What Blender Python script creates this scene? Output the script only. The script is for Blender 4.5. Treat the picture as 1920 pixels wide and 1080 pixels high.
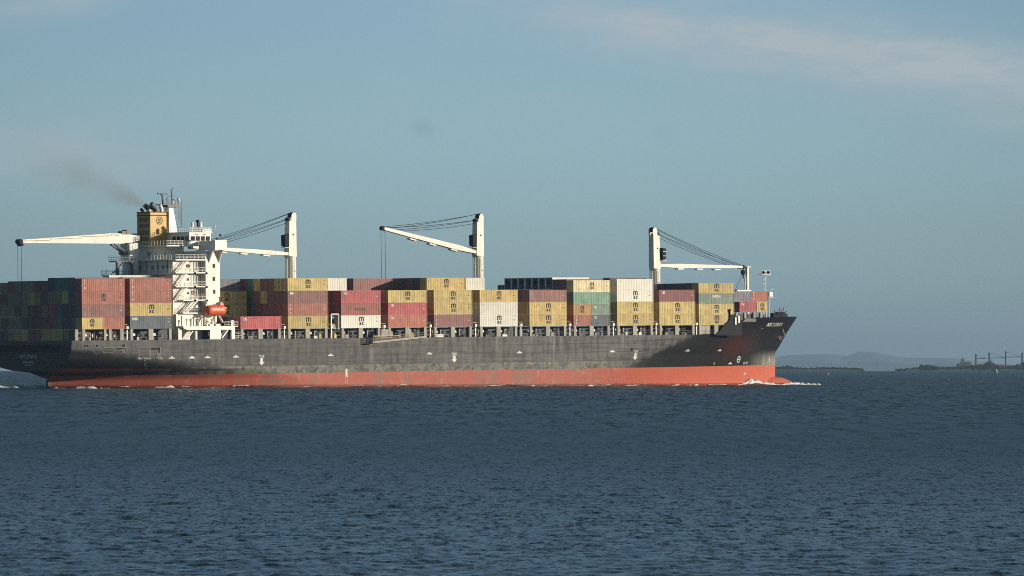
import bpy, bmesh, math, random
import numpy as np
from mathutils import Matrix, Vector

random.seed(7)
for o in list(bpy.data.objects): bpy.data.objects.remove(o)
SC = bpy.context.scene
COL = SC.collection
R = math.radians

# ------------------------------------------------------------------ camera
FPX, Y0, CAM_H = 10517.0, 682.3, 5.2          # focal length in photo pixels, eye level row, eye height (m)
cam_d = bpy.data.cameras.new('camera'); cam = bpy.data.objects.new('camera', cam_d); COL.objects.link(cam)
cam.location = (0, 0, CAM_H); cam.rotation_euler = (R(90), 0, 0)
cam_d.sensor_width = 36; cam_d.lens = 36 * FPX / 1920; cam_d.shift_y = (Y0 - 540) / 1920
cam_d.clip_start = 1.0; cam_d.clip_end = 60000
SC.camera = cam
SC.render.resolution_x, SC.render.resolution_y = 1024, 576

# ------------------------------------------------------------------ ship axes
TH = R(42.163); PITCH = 0.0112
cT, sT = math.cos(TH), math.sin(TH)
F = Vector((cT, sT, PITCH)).normalized(); L = Vector((-sT, cT, 0)); U = F.cross(L)
Z_STERN = 1255.9; X_STERN = (155 - 960) * Z_STERN / FPX
ORG = Vector((X_STERN, Z_STERN, 0)) + 16 * L
SHIP = Matrix(((F.x, L.x, U.x, ORG.x), (F.y, L.y, U.y, ORG.y), (F.z, L.z, U.z, ORG.z), (0, 0, 0, 1)))

def at(u, v, y):
    """ship x,z of the point seen at photo pixel (u,v) that lies in the ship's lengthwise plane y"""
    d = Vector(((u - 960) / FPX, 1.0, (Y0 - v) / FPX))
    A = Matrix((( F.x, U.x, -d.x), (F.y, U.y, -d.y), (F.z, U.z, -d.z)))
    b = Vector((0, 0, CAM_H)) - (ORG + y * L)
    r = A.inverted() @ b
    return r.x, r.y
def sea(u, v):
    d = FPX * CAM_H / (v - Y0)
    return (u - 960) / FPX * d, d
def far(u, v, d):
    return (u - 960) / FPX * d, d, CAM_H + (Y0 - v) / FPX * d
RE = 6371000.0
def drop(d): return -d * d / (2 * RE)

# ------------------------------------------------------------------ sun, sky
SUN_EL = R(10.5)
hs = (0.66 * F - 0.751 * L); hs.z = 0; hs.normalize()
SUN = Vector((hs.x * math.cos(SUN_EL), hs.y * math.cos(SUN_EL), math.sin(SUN_EL)))
sl = bpy.data.lights.new('sun', 'SUN'); sun = bpy.data.objects.new('sun', sl); COL.objects.link(sun)
sl.energy = 4.6; sl.angle = R(0.5); sl.color = (1.0, 0.895, 0.735)
sun.rotation_euler = (-SUN).to_track_quat('-Z', 'Y').to_euler(); sun.location = (600, 900, 400)

class NT:
    """small helper for node expressions"""
    def __init__(s, tree): s.t = tree
    def n(s, typ, **kw):
        nd = s.t.nodes.new(typ)
        for k, v in kw.items(): setattr(nd, k, v)
        return nd
    def lk(s, a, b): s.t.links.new(a, b)
    def put(s, sock, v):
        if isinstance(v, (int, float)): sock.default_value = v
        elif isinstance(v, tuple):
            sock.default_value = v if len(v) == len(sock.default_value) else (*v, 1.0)
        else: s.lk(v, sock)
    def m(s, op, a, b=0.0, c=None):
        nd = s.n('ShaderNodeMath', operation=op); s.put(nd.inputs[0], a); s.put(nd.inputs[1], b)
        if c is not None: s.put(nd.inputs[2], c)
        return nd.outputs[0]
    def add(s, a, b): return s.m('ADD', a, b)
    def sub(s, a, b): return s.m('SUBTRACT', a, b)
    def mul(s, a, b): return s.m('MULTIPLY', a, b)
    def clamp(s, a):
        nd = s.n('ShaderNodeClamp'); s.put(nd.inputs[0], a); return nd.outputs[0]
    def smooth(s, v, lo, hi, a=0.0, b=1.0):
        nd = s.n('ShaderNodeMapRange', interpolation_type='SMOOTHSTEP')
        for i, x in enumerate((v, lo, hi, a, b)): s.put(nd.inputs[i], x)
        return nd.outputs[0]
    def mix(s, f, a, b):
        nd = s.n('ShaderNodeMix', data_type='RGBA'); s.put(nd.inputs[0], f); s.put(nd.inputs[6], a); s.put(nd.inputs[7], b)
        return nd.outputs[2]
    def scale(s, v, sc):
        nd = s.n('ShaderNodeVectorMath', operation='MULTIPLY'); s.put(nd.inputs[0], v); nd.inputs[1].default_value = sc
        return nd.outputs[0]
    def vadd(s, v, w):
        nd = s.n('ShaderNodeVectorMath', operation='ADD'); s.put(nd.inputs[0], v); s.put(nd.inputs[1], w)
        return nd.outputs[0]
    def noise(s, v, scale=1.0, detail=3.0, rough=0.55):
        nd = s.n('ShaderNodeTexNoise'); s.put(nd.inputs['Vector'], v); nd.inputs['Scale'].default_value = scale
        nd.inputs['Detail'].default_value = detail; nd.inputs['Roughness'].default_value = rough
        return nd.outputs['Fac']
    def sep(s, v):
        nd = s.n('ShaderNodeSeparateXYZ'); s.put(nd.inputs[0], v); return nd.outputs
    def comb(s, x, y, z):
        nd = s.n('ShaderNodeCombineXYZ'); s.put(nd.inputs[0], x); s.put(nd.inputs[1], y); s.put(nd.inputs[2], z); return nd.outputs[0]

W = bpy.data.worlds.new('World'); SC.world = W; W.use_nodes = True
wt = NT(W.node_tree); bg = W.node_tree.nodes['Background']
sky = wt.n('ShaderNodeTexSky', sky_type='NISHITA'); sky.sun_disc = False
sky.sun_elevation = SUN_EL; sky.sun_rotation = math.atan2(SUN.x, SUN.y)
sky.air_density = 1.0; sky.dust_density = 0.6; sky.ozone_density = 1.2; sky.altitude = 0
SKY_STRENGTH = 0.085
bg.inputs[1].default_value = SKY_STRENGTH
wdir = wt.n('ShaderNodeTexCoord').outputs['Generated']
wx, wy, wz = wt.sep(wdir)
wyp = wt.m('MAXIMUM', wy, 0.05)
az = wt.m('DIVIDE', wx, wyp); el = wt.m('DIVIDE', wz, wyp)
front = wt.smooth(wy, 0.1, 0.3)
# thin clouds, each a soft streak at its own bearing and height in the sky
cv = wt.comb(wt.mul(az, 26.0), wt.mul(el, 90.0), 0.0)
n1 = wt.noise(cv, 1.0, 5.0, 0.6)
cv2 = wt.comb(wt.mul(az, 70.0), wt.mul(el, 260.0), 3.0)
n2 = wt.noise(cv2, 1.0, 4.0, 0.6)
def streak(u, v, hw, hh, slope, amt, soft=1.0):
    a0 = (u - 960) / FPX; e0 = (Y0 - v) / FPX
    da = wt.sub(az, a0)
    de = wt.sub(wt.sub(el, e0), wt.mul(da, -slope))
    de = wt.add(de, wt.mul(wt.sub(n1, 0.5), 0.9 * hh / FPX))
    q = wt.add(wt.m('POWER', wt.m('ABSOLUTE', wt.mul(da, FPX / hw)), 2.6), wt.m('POWER', wt.m('ABSOLUTE', wt.mul(de, FPX / hh)), 2.0))
    g = wt.m('EXPONENT', wt.mul(q, -1.0))
    return wt.mul(g, amt)
cl = streak(1590, 100, 590, 62, 0.122, 1.2)
for a in ((1180, 30, 170, 22, 0.13, 0.28), (1880, 225, 90, 26, 0.08, 0.42), (60, 10, 190, 34, -0.1, 0.48), (90, 290, 240, 52, 0.05, 0.48),
          (730, 140, 48, 34, 0.1, 0.15), (1010, 182, 90, 16, -0.1, 0.14), (860, 45, 60, 60, -0.5, 0.12), (330, 330, 200, 60, 0.1, 0.16)):
    cl = wt.add(cl, streak(*a))
cl = wt.mul(wt.mul(cl, wt.smooth(n2, 0.3, 0.72, 0.5, 1.1)), front)
dk = wt.mul(wt.add(streak(792, 240, 22, 14, 0.12, 0.18), streak(1246, 250, 20, 18, 0.1, 0.05)), front)
# the hazy lowest fifteen degrees of the sky, blue grey, over the clear Nishita dome
el_n = wt.m('DIVIDE', wt.m('ARCSINE', wz), R(16))
rmp = wt.n('ShaderNodeValToRGB'); wt.put(rmp.inputs[0], el_n); cr = rmp.color_ramp; cr.interpolation = 'EASE'
HAZE_SKY = [(0.0, (.262, .372, .392)), (.07, (.300, .450, .492)), (.14, (.312, .492, .562)), (.235, (.258, .442, .575)), (.55, (.13, .29, .53)), (1.0, (.08, .20, .45))]
for i, (p, c) in enumerate(HAZE_SKY):
    e = cr.elements[i] if i < 2 else cr.elements.new(p); e.position = p; e.color = (*c, 1)
e = wt.n('ShaderNodeVectorMath', operation='SCALE'); wt.lk(rmp.outputs[0], e.inputs[0]); e.inputs['Scale'].default_value = 1/SKY_STRENGTH
azf = wt.m('MINIMUM', wt.m('ABSOLUTE', wt.sub(az, -0.005)), 0.13); azf = wt.sub(1.0, wt.mul(wt.m('POWER', azf, 2.0), 14.0))
e2 = wt.n('ShaderNodeVectorMath', operation='SCALE'); wt.lk(e.outputs[0], e2.inputs[0]); wt.lk(azf, e2.inputs['Scale'])
low = wt.smooth(el_n, .45, 1.0, .92, 0.0)
skc = wt.mix(low, sky.outputs[0], e2.outputs[0])
c1 = wt.mix(wt.clamp(cl), skc, (4.95, 5.75, 6.2))
c2 = wt.mix(wt.clamp(dk), c1, (1.3, 2.0, 2.4))
wt.lk(c2, bg.inputs[0])

SC.view_settings.view_transform = 'Standard'; SC.view_settings.look = 'None'
SC.view_settings.exposure = 0.0; SC.view_settings.gamma = 1.0
SC.cycles.volume_bounces = 0; SC.cycles.max_bounces = 6; SC.cycles.use_denoising = False; SC.cycles.filter_width = 1.0

# ------------------------------------------------------------------ object helpers
def new_obj(name, data, parent=None):
    o = bpy.data.objects.new(name, data); COL.objects.link(o)
    if parent is not None: o.parent = parent
    return o
def tag(o, label, cat, group=None):
    o['label'] = label; o['category'] = cat
    if group: o['group'] = group
    return o
def kind(o, k): o['kind'] = k; return o
def empty(name, mat):
    o = new_obj(name, None); o.matrix_world = mat; o.empty_display_size = 0.5; return o

class MB:
    def __init__(s): s.v = []; s.f = []
    def quadbox(s, c):                       # 8 corners: bottom 0-3, top 4-7
        b = len(s.v); s.v += [tuple(p) for p in c]
        s.f += [tuple(b + i for i in q) for q in ((3,2,1,0),(4,5,6,7),(0,1,5,4),(1,2,6,5),(2,3,7,6),(3,0,4,7))]
    def box(s, x0, x1, y0, y1, z0, z1):
        s.quadbox([(x0,y0,z0),(x1,y0,z0),(x1,y1,z0),(x0,y1,z0),(x0,y0,z1),(x1,y0,z1),(x1,y1,z1),(x0,y1,z1)])
    def beam(s, p, q, w, h, w2=None, h2=None):   # rectangular bar, w sideways, h in height
        p, q = Vector(p), Vector(q); d = (q - p).normalized()
        side = d.cross(Vector((0,0,1)))
        side = Vector((0,1,0)) if side.length < 1e-4 else side.normalized()
        up = side.cross(d).normalized(); w2 = w if w2 is None else w2; h2 = h if h2 is None else h2
        c = [p-side*w/2-up*h/2, q-side*w2/2-up*h2/2, q+side*w2/2-up*h2/2, p+side*w/2-up*h/2,
             p-side*w/2+up*h/2, q-side*w2/2+up*h2/2, q+side*w2/2+up*h2/2, p+side*w/2+up*h/2]
        s.quadbox(c)
    def tube(s, p, q, r, r2=None, n=8, cap=True):
        p, q = Vector(p), Vector(q); d = (q - p).normalized(); r2 = r if r2 is None else r2
        a = d.orthogonal().normalized(); b_ = d.cross(a); b = len(s.v)
        for k in range(n):
            t = 2*math.pi*k/n; o = a*math.cos(t) + b_*math.sin(t)
            s.v.append(tuple(p + o*r)); s.v.append(tuple(q + o*r2))
        for k in range(n):
            i, j = b+2*k, b+2*((k+1) % n); s.f.append((i, j, j+1, i+1))
        if cap:
            s.f.append(tuple(b+2*k for k in range(n))[::-1]); s.f.append(tuple(b+2*k+1 for k in range(n)))
    def prism(s, pts, off):                  # closed outline (3D points) pushed along off
        b = len(s.v); n = len(pts); off = Vector(off)
        s.v += [tuple(p) for p in pts] + [tuple(Vector(p) + off) for p in pts]
        s.f.append(tuple(range(b, b+n))[::-1]); s.f.append(tuple(range(b+n, b+2*n)))
        for k in range(n):
            j = (k+1) % n; s.f.append((b+k, b+j, b+n+j, b+n+k))
    def sphere(s, c, rx, ry, rz, nu=14, nv=8):
        b = len(s.v)
        for j in range(nv+1):
            ph = math.pi*j/nv
            for i in range(nu):
                th = 2*math.pi*i/nu
                s.v.append((c[0]+rx*math.sin(ph)*math.cos(th), c[1]+ry*math.sin(ph)*math.sin(th), c[2]+rz*math.cos(ph)))
        for j in range(nv):
            for i in range(nu):
                k = (i+1) % nu; s.f.append((b+j*nu+i, b+(j+1)*nu+i, b+(j+1)*nu+k, b+j*nu+k))
    def rail(s, pts, h=1.05, step=1.6, r=0.035, bars=3):
        for p, q in zip(pts[:-1], pts[1:]):
            p, q = Vector(p), Vector(q); n = max(1, int((q-p).length/step))
            for i in range(n+1):
                a = p.lerp(q, i/n); s.tube(a, a+Vector((0,0,h)), r, n=4)
            for k in range(1, bars+1):
                up = Vector((0,0,h*k/bars)); s.tube(p+up, q+up, r*0.9, n=4)
    def ladder(s, p, q, side, w=0.5, step=0.5, r=0.04):
        p, q, side = Vector(p), Vector(q), Vector(side)*w/2
        s.tube(p-side, q-side, r, n=4); s.tube(p+side, q+side, r, n=4)
        n = int((q-p).length/step)
        for i in range(1, n):
            a = p.lerp(q, i/n); s.tube(a-side, a+side, r*0.8, n=4)
    def mesh(s, name):
        me = bpy.data.meshes.new(name); me.from_pydata(s.v, [], s.f); me.update(); return me
    def build(s, name, mat, parent=None, smooth=False):
        me = s.mesh(name); me.materials.append(mat)
        bm = bmesh.new(); bm.from_mesh(me); bmesh.ops.recalc_face_normals(bm, faces=bm.faces); bm.to_mesh(me); bm.free()
        if smooth:
            for p in me.polygons: p.use_smooth = True
        return new_obj(name, me, parent)

# ------------------------------------------------------------------ materials
def base_mat(name):
    m = bpy.data.materials.new(name); m.use_nodes = True
    return m, NT(m.node_tree), m.node_tree.nodes['Principled BSDF']
def paint(name, col, rough=0.5, dirt=0.25, scale=0.6, streaky=True, rust=0.0, metal=0.0):
    m, t, b = base_mat(name)
    tc = t.n('ShaderNodeTexCoord').outputs['Object']
    v = t.scale(tc, (1.0, 1.0, 0.22)) if streaky else tc
    n = t.noise(v, scale, 5.0, 0.6)
    k = t.smooth(n, 0.3, 0.75, 1.0 - dirt, 1.0 + 0.3*dirt)
    sc = t.n('ShaderNodeVectorMath', operation='SCALE'); sc.inputs[0].default_value = col; t.lk(k, sc.inputs['Scale'])
    c = sc.outputs[0]
    if rust:
        rn = t.noise(t.scale(tc, (1.0, 1.0, 0.35)), 1.7, 6.0, 0.65)
        c = t.mix(t.mul(t.smooth(rn, 0.60, 0.72), rust), c, (0.16, 0.075, 0.035))
    t.lk(c, b.inputs['Base Color']); b.inputs['Roughness'].default_value = rough; b.inputs['Metallic'].default_value = metal
    return m
def box_paint(name, col, amt=0.2, rust=0.5):
    """weathered container paint: vertical run-off streaks, fading and rust, different on each box"""
    m, t, b = base_mat(name)
    tc = t.n('ShaderNodeTexCoord').outputs['Object']
    rnd = t.n('ShaderNodeObjectInfo').outputs['Random']
    off = t.comb(t.mul(rnd, 71.0), t.mul(rnd, 37.0), t.mul(rnd, 13.0))
    v = t.vadd(tc, off)
    st = t.noise(t.scale(v, (2.3, 2.3, 0.10)), 1.0, 4.0, 0.65)
    bl = t.noise(t.scale(v, (0.45, 0.45, 0.6)), 1.0, 3.0, 0.5)
    k = t.add(t.smooth(st, 0.25, 0.75, 1.0 - amt, 1.0 + amt*0.7), t.smooth(bl, 0.3, 0.7, -amt*0.5, amt*0.5))
    k = t.mul(k, t.add(0.90, t.mul(rnd, 0.2)))
    sc = t.n('ShaderNodeVectorMath', operation='SCALE'); sc.inputs[0].default_value = col; t.lk(k, sc.inputs['Scale'])
    rn = t.noise(t.scale(v, (1.2, 1.2, 0.5)), 1.0, 6.0, 0.7)
    c = t.mix(t.mul(t.smooth(rn, 0.60, 0.72), rust), sc.outputs[0], (0.14, 0.06, 0.035))
    t.lk(c, b.inputs['Base Color']); b.inputs['Roughness'].default_value = 0.62
    return m
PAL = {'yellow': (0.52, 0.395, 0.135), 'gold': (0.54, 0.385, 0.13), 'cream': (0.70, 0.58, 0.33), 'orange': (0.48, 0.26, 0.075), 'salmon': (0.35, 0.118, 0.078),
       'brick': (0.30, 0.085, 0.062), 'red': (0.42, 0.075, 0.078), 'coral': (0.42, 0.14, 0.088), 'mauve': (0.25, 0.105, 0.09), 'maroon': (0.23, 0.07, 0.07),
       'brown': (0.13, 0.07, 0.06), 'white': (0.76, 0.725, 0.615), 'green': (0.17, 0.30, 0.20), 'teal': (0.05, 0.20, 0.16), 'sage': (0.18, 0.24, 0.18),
       'slate': (0.085, 0.10, 0.12), 'navy': (0.035, 0.045, 0.08), 'grey': (0.17, 0.16, 0.19), 'shadedyellow': (0.26, 0.225, 0.105)}  # last tone is the yellow with shade mixed in, mainly for stern ends
BOX = {k: box_paint('container_' + k, c, 0.10 if k == 'white' else 0.26, 0.22 if k in ('white', 'cream') else 0.5) for k, c in PAL.items()}
M = {
 'white': paint('ship_white', (0.78, 0.75, 0.66), 0.45, 0.10, 0.5, rust=0.18),
 'clean_white': paint('clean_white', (0.80, 0.78, 0.70), 0.45, 0.06),
 'cream': paint('crane_cream', (0.80, 0.76, 0.65), 0.5, 0.16, 0.7, rust=0.45),
 'beige': paint('pillar_beige', (0.36, 0.33, 0.265), 0.6, 0.35, 1.2, rust=0.3),
 'dark': paint('dark_steel', (0.016, 0.017, 0.022), 0.55, 0.3),
 'black': paint('black_lettering', (0.034, 0.03, 0.026), 0.7, 0.3),
 'faded': paint('faded_lettering', (0.12, 0.045, 0.04), 0.6, 0.4),
 'letter': paint('white_lettering', (0.72, 0.70, 0.64), 0.55, 0.25),
 'grey': paint('grey_steel', (0.16, 0.16, 0.16), 0.55, 0.3),
 'navygrey': paint('coaming_navy', (0.028, 0.032, 0.045), 0.6, 0.4, rust=0.3),
 'deck': paint('deck_red_brown', (0.12, 0.05, 0.04), 0.75, 0.3, streaky=False),
 'funnel': paint('funnel_yellow', (0.56, 0.31, 0.035), 0.45, 0.10),
 'orange': paint('lifeboat_orange', (0.72, 0.12, 0.032), 0.4, 0.12),
 'yellow': paint('safety_yellow', (0.62, 0.42, 0.03), 0.5, 0.15),
 'redgear': paint('red_gear', (0.45, 0.05, 0.03), 0.5, 0.2),
 'rod': paint('lock_rod_steel', (0.22, 0.21, 0.2), 0.5, 0.2, metal=0.4),
 'gang': paint('gangway_alloy', (0.34, 0.27, 0.17), 0.5, 0.3),
 'anchor': paint('anchor_rust', (0.13, 0.07, 0.06), 0.7, 0.4),
 'cable': paint('wire_rope', (0.02, 0.02, 0.022), 0.5, 0.1),
}
for k in ('dark', 'cable'): M[k].node_tree.nodes['Principled BSDF'].inputs['Specular IOR Level'].default_value = .08
gm, gt, gb = base_mat('window_glass'); gb.inputs['Base Color'].default_value = (0.012, 0.016, 0.02, 1); gb.inputs['Roughness'].default_value = 0.08
M['glass'] = gm

# ------------------------------------------------------------------ lettering
_tc = {}
def text_mesh(body, size=1.0, bold=0.0, shear=0.0):
    key = (body, size, bold, shear)
    if key not in _tc:
        cu = bpy.data.curves.new('lettering', 'FONT'); cu.body = body; cu.size = size; cu.offset = bold; cu.shear = shear
        cu.align_x = 'CENTER'; cu.resolution_u = 3
        ob = bpy.data.objects.new('lettering', cu); COL.objects.link(ob)
        me = bpy.data.meshes.new_from_object(ob.evaluated_get(bpy.context.evaluated_depsgraph_get()))
        vs = [tuple(v.co) for v in me.vertices]; fs = [tuple(p.vertices) for p in me.polygons]
        bpy.data.objects.remove(ob); bpy.data.curves.remove(cu); bpy.data.meshes.remove(me)
        _tc[key] = (vs, fs)
    return _tc[key]
def put_text(mb, body, cx, base, size, fn, bold=0.0, shear=0.0, sx=1.0):
    vs, fs = text_mesh(body, size, bold, shear); b = len(mb.v)
    mb.v += [fn(cx + v[0]*sx, base + v[1]) for v in vs]; mb.f += [tuple(b + i for i in f) for f in fs]

# ------------------------------------------------------------------ hull form (ship metres: x forward, y to port, z up)
def interp(x, xs, ys): return float(np.interp(x, xs, ys))
def top_z(x): return interp(x, [-3, 196, 199.8, 202.3, 203.9, 207.4, 209.2, 243], [10.42, 10.3, 10.3, 11.35, 12.2, 13.45, 14.3, 14.55])
def stem_x(z): return interp(z, [-8, 5.4, 7.3, 10.1, 14.55], [234.3, 234.4, 236.2, 238.35, 242.5])
def stern_x(z): return interp(z, [-8, 1.5, 3.4], [3.1, 3.1, -3.0])
def transom_b(z): return interp(z, [3.35, 3.6, 4.4, 5.2, 6.2, 8, 10.4], [0.2, 5.5, 10.7, 13.0, 14.6, 15.8, 16.1])
def half_b(x, z):
    B = 16.1
    if x < 75:
        if z >= 3.4:
            bt = transom_b(z); la = interp(z, [3.4, 5, 7, 10.4], [52, 40, 26, 12]); q = min(1, max(0, (x+3)/la))
            B = bt + (16.1-bt)*(1-(1-q)**2.0)
        else:
            xa = stern_x(z); la = interp(z, [-6, 0, 3.4], [75, 65, 55]); q = min(1, max(0, (x-xa)/la)); B = 0.25 + 15.85*(1-(1-q)**1.8)
    if x > 120:
        t = min(1, max(0, (z+2)/16.5))**1.25
        le = 92 + (47-92)*t; n = 1.9 + 0.75*t
        q = (stem_x(z)-x)/le
        if q < 1: B = min(B, 16.1*(1-(1-max(q, 0))**n) + 0.02)
    return B
def hull_at(u, v, side=-1):
    y = -16.1
    for _ in range(30):
        x, z = at(u, v, y); y = 0.5*y + 0.5*side*half_b(x, z)
    return x, z
def on_hull(off=0.03):
    return lambda x, z: (x, -half_b(x, z) - off, z)

ship = empty('container_ship', SHIP)
tag(ship, 'long black and red hulled cargo ship under way with four white deck cranes', 'ship')

def hull_material():
    m, t, b = base_mat('hull_paint')
    tc = t.n('ShaderNodeTexCoord').outputs['Object']
    x, y, z = t.sep(tc)
    nA = t.noise(t.scale(tc, (0.9, 0.2, 0.07)), 1.0, 5.0, 0.65)       # vertical run-off
    nB = t.noise(t.scale(tc, (0.05, 0.05, 1.6)), 1.0, 5.0, 0.6)       # plate rows
    nC = t.noise(tc, 0.55, 6.0, 0.65)
    nD = t.noise(t.scale(tc, (0.35, 0.2, 0.25)), 1.0, 4.0, 0.6)
    nE = t.noise(t.scale(tc, (0.22, 0.1, 0.05)), 1.0, 3.0, 0.5)
    blk = t.mix(nC, (0.017, 0.017, 0.018), (0.030, 0.030, 0.031))
    g = t.add(t.mul(nA, 0.42), t.add(t.mul(nB, 0.36), t.mul(nC, 0.34)))
    gry = t.mix(t.smooth(g, 0.42, 0.66), (0.036, 0.036, 0.036), (0.138, 0.136, 0.128))
    gry = t.mix(t.smooth(x, 60.0, 130.0, .35, 0.0), gry, (.052, .052, .052))
    run = t.smooth(nA, 0.60, 0.76)
    gry = t.mix(t.mul(run, t.smooth(z, 3.0, 10.0, 0.5, 0.9)), gry, (0.26, 0.25, 0.225))
    # grey of upright plates, painted sheen plus wear, ends towards bow and stern
    fx = t.add(166.0, t.mul(t.sub(z, 2.3), 3.1))
    wb = t.smooth(t.add(t.sub(x, fx), t.mul(t.sub(nD, 0.5), 10.0)), -1.8, 3.0, 1.0, 0.0)
    zs = t.sub(9.0, t.mul(x, 0.175))  # part of the stern quarter's darkness is painted shade
    ws = t.smooth(t.add(t.sub(z, zs), t.mul(t.sub(nD, 0.5), 2.5)), -1.2, 2.4)
    sheen_wear = t.mul(wb, ws)
    c = t.mix(sheen_wear, blk, gry)
    # rubbed, fouled band above the boot topping
    bz = t.add(z, t.mul(t.sub(nC, 0.5), 0.8))
    band = t.mul(t.smooth(bz, 4.0, 4.3, 1.0, 0.0), t.mul(t.smooth(t.add(x, t.mul(t.sub(nD, .5), 26.0)), 22.0, 44.0), t.smooth(x, 158.0, 176.0, 1.0, 0.0)))
    bc = t.mix(t.smooth(nD, 0.35, 0.65), (0.10, 0.115, 0.105), (0.22, 0.20, 0.155))
    bc = t.mix(t.smooth(nC, 0.52, 0.62), bc, (0.07, 0.045, 0.035))
    bc = t.mix(t.smooth(t.noise(t.scale(tc, (.8, .5, .9)), 1.0, 5.0, .7), .55, .66), bc, (0.30, 0.285, 0.235))
    c = t.mix(t.mul(band, 0.85), c, bc)
    # thin seam lines of the plating
    nR = t.noise(t.scale(tc, (1.6, .3, .05)), 1.0, 3.0, .6)
    c = t.mix(t.mul(t.smooth(nR, .66, .74, 0.0, .6), sheen_wear), c, (.055, .030, .020))
    sc_ = t.noise(t.scale(tc, (.25, .2, 2.2)), 1.0, 5.0, .75)
    c = t.mix(t.mul(t.smooth(sc_, .60, .70, 0.0, .55), sheen_wear), c, (.20, .198, .186))
    for zz in (8.35, 6.35, 4.25):
        c = t.mix(t.mul(t.mul(t.smooth(t.m('ABSOLUTE', t.sub(z, zz)), 0.03, 0.11, 1.0, 0.0), t.smooth(x, 38.0, 48.0)), t.smooth(x, 170.0, 180.0, 0.6, 0.0)), c, (0.03, 0.025, 0.022))
    # reddish reflection painted on the flare; paler streaks low at the stem
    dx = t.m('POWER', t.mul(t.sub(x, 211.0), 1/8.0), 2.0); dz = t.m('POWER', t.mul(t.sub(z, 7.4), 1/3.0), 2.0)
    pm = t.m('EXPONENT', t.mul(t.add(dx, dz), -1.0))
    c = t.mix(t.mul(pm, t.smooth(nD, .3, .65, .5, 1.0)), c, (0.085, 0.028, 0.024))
    pl = t.mul(t.smooth(x, 217.0, 233.0), t.smooth(z, 3.0, 6.6, 1.0, 0.0))
    c = t.mix(t.mul(pl, t.smooth(nA, 0.2, 0.7, 0.35, 0.8)), c, (0.42, 0.41, 0.36))
    # boot topping
    rz = t.sub(z, t.mul(t.sub(nC, 0.5), t.smooth(x, 150.0, 175.0, 0.45, 0.03)))
    redm = t.smooth(rz, 2.32, 2.38, 1.0, 0.0)
    red = t.mix(nC, (0.35, 0.085, 0.058), (0.46, 0.125, 0.082))
    red = t.mix(t.smooth(x, 150.0, 200.0), red, t.mix(nC, (.52, .125, .078), (.60, .16, .10)))
    mid = t.mul(t.smooth(x, 30.0, 55.0), t.smooth(x, 150.0, 172.0, 1.0, 0.0))
    red = t.mix(t.mul(t.smooth(nE, 0.50, 0.62), t.mul(mid, 0.55)), red, (0.22, 0.14, 0.10))
    red = t.mix(t.mul(t.smooth(nD, 0.56, 0.70), t.mul(mid, 0.6)), red, (0.26, 0.10, 0.07))
    red = t.mix(t.smooth(nA, 0.64, 0.74, 0.0, 0.5), red, (0.14, 0.05, 0.035))
    sp = t.noise(t.scale(tc, (.5, .3, .35)), 1.0, 6.0, .75)
    red = t.mix(t.mul(t.smooth(sp, .54, .68), t.smooth(x, 150.0, 185.0, .55, .15)), red, (.46, .24, .175))
    aft = t.smooth(x, 8.0, 50.0, 0.45, 0.0)  # shade under the stern quarter painted into the red
    red = t.mix(aft, red, (0.12, 0.028, 0.022))
    wl = t.add(z, t.mul(x, PITCH))
    red = t.mix(t.smooth(t.add(wl, t.mul(nC, 0.5)), 0.45, 0.8, 0.75, 0.0), red, (0.10, 0.025, 0.018))
    c = t.mix(redm, c, red)
    t.lk(c, b.inputs['Base Color'])
    b.inputs['Specular IOR Level'].default_value = .22
    t.lk(t.mix(sheen_wear, (0.30, 0.30, 0.30), (0.6, 0.6, 0.6)), b.inputs['Roughness'])
    bp = t.n('ShaderNodeBump'); bp.inputs['Strength'].default_value = 0.25; bp.inputs['Distance'].default_value = 0.05
    t.lk(t.noise(t.scale(tc, (0.45, 0.3, 0.4)), 1.0, 2.0), bp.inputs['Height']); t.lk(bp.outputs[0], b.inputs['Normal'])
    return m
def build_hull():
    NU, NV = 300, 44; ZB = -7.0; mb = MB()
    for side in (-1, 1):
        b0 = len(mb.v)
        for i in range(NU+1):
            u = i/NU; xn = -3 + u*245.4
            for j in range(NV+1):
                z = ZB + (top_z(xn)-ZB)*(j/NV); xa, xs = stern_x(z), stem_x(z); x = xa + (xs-xa)*u
                mb.v.append((x, side*half_b(x, z), z))
        for i in range(NU):
            for j in range(NV):
                a = b0 + i*(NV+1)+j; q = (a, a+NV+1, a+NV+2, a+1); mb.f.append(q if side < 0 else q[::-1])
    off = (NU+1)*(NV+1)
    for j in range(NV): mb.f.append((j, j+1, off+j+1, off+j))                       # transom
    for j in range(NV):
        e = NU*(NV+1)+j; mb.f.append((e, off+e, off+e+1, e+1))                      # stem closing
    # bulbous bow
    for k in range(1):
        mb.sphere((233.4, 0, -4.3), 8.4, 2.4, 3.65, 28, 18)
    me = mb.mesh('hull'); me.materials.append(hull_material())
    for p in me.polygons: p.use_smooth = True
    bm = bmesh.new(); bm.from_mesh(me); bmesh.ops.remove_doubles(bm, verts=bm.verts, dist=0.001)
    bm.to_mesh(me); bm.free()
    for e in me.edges: pass
    o = new_obj('hull', me, ship)
    me.set_sharp_from_angle(angle=R(35))
    return o
hull = build_hull()
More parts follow.
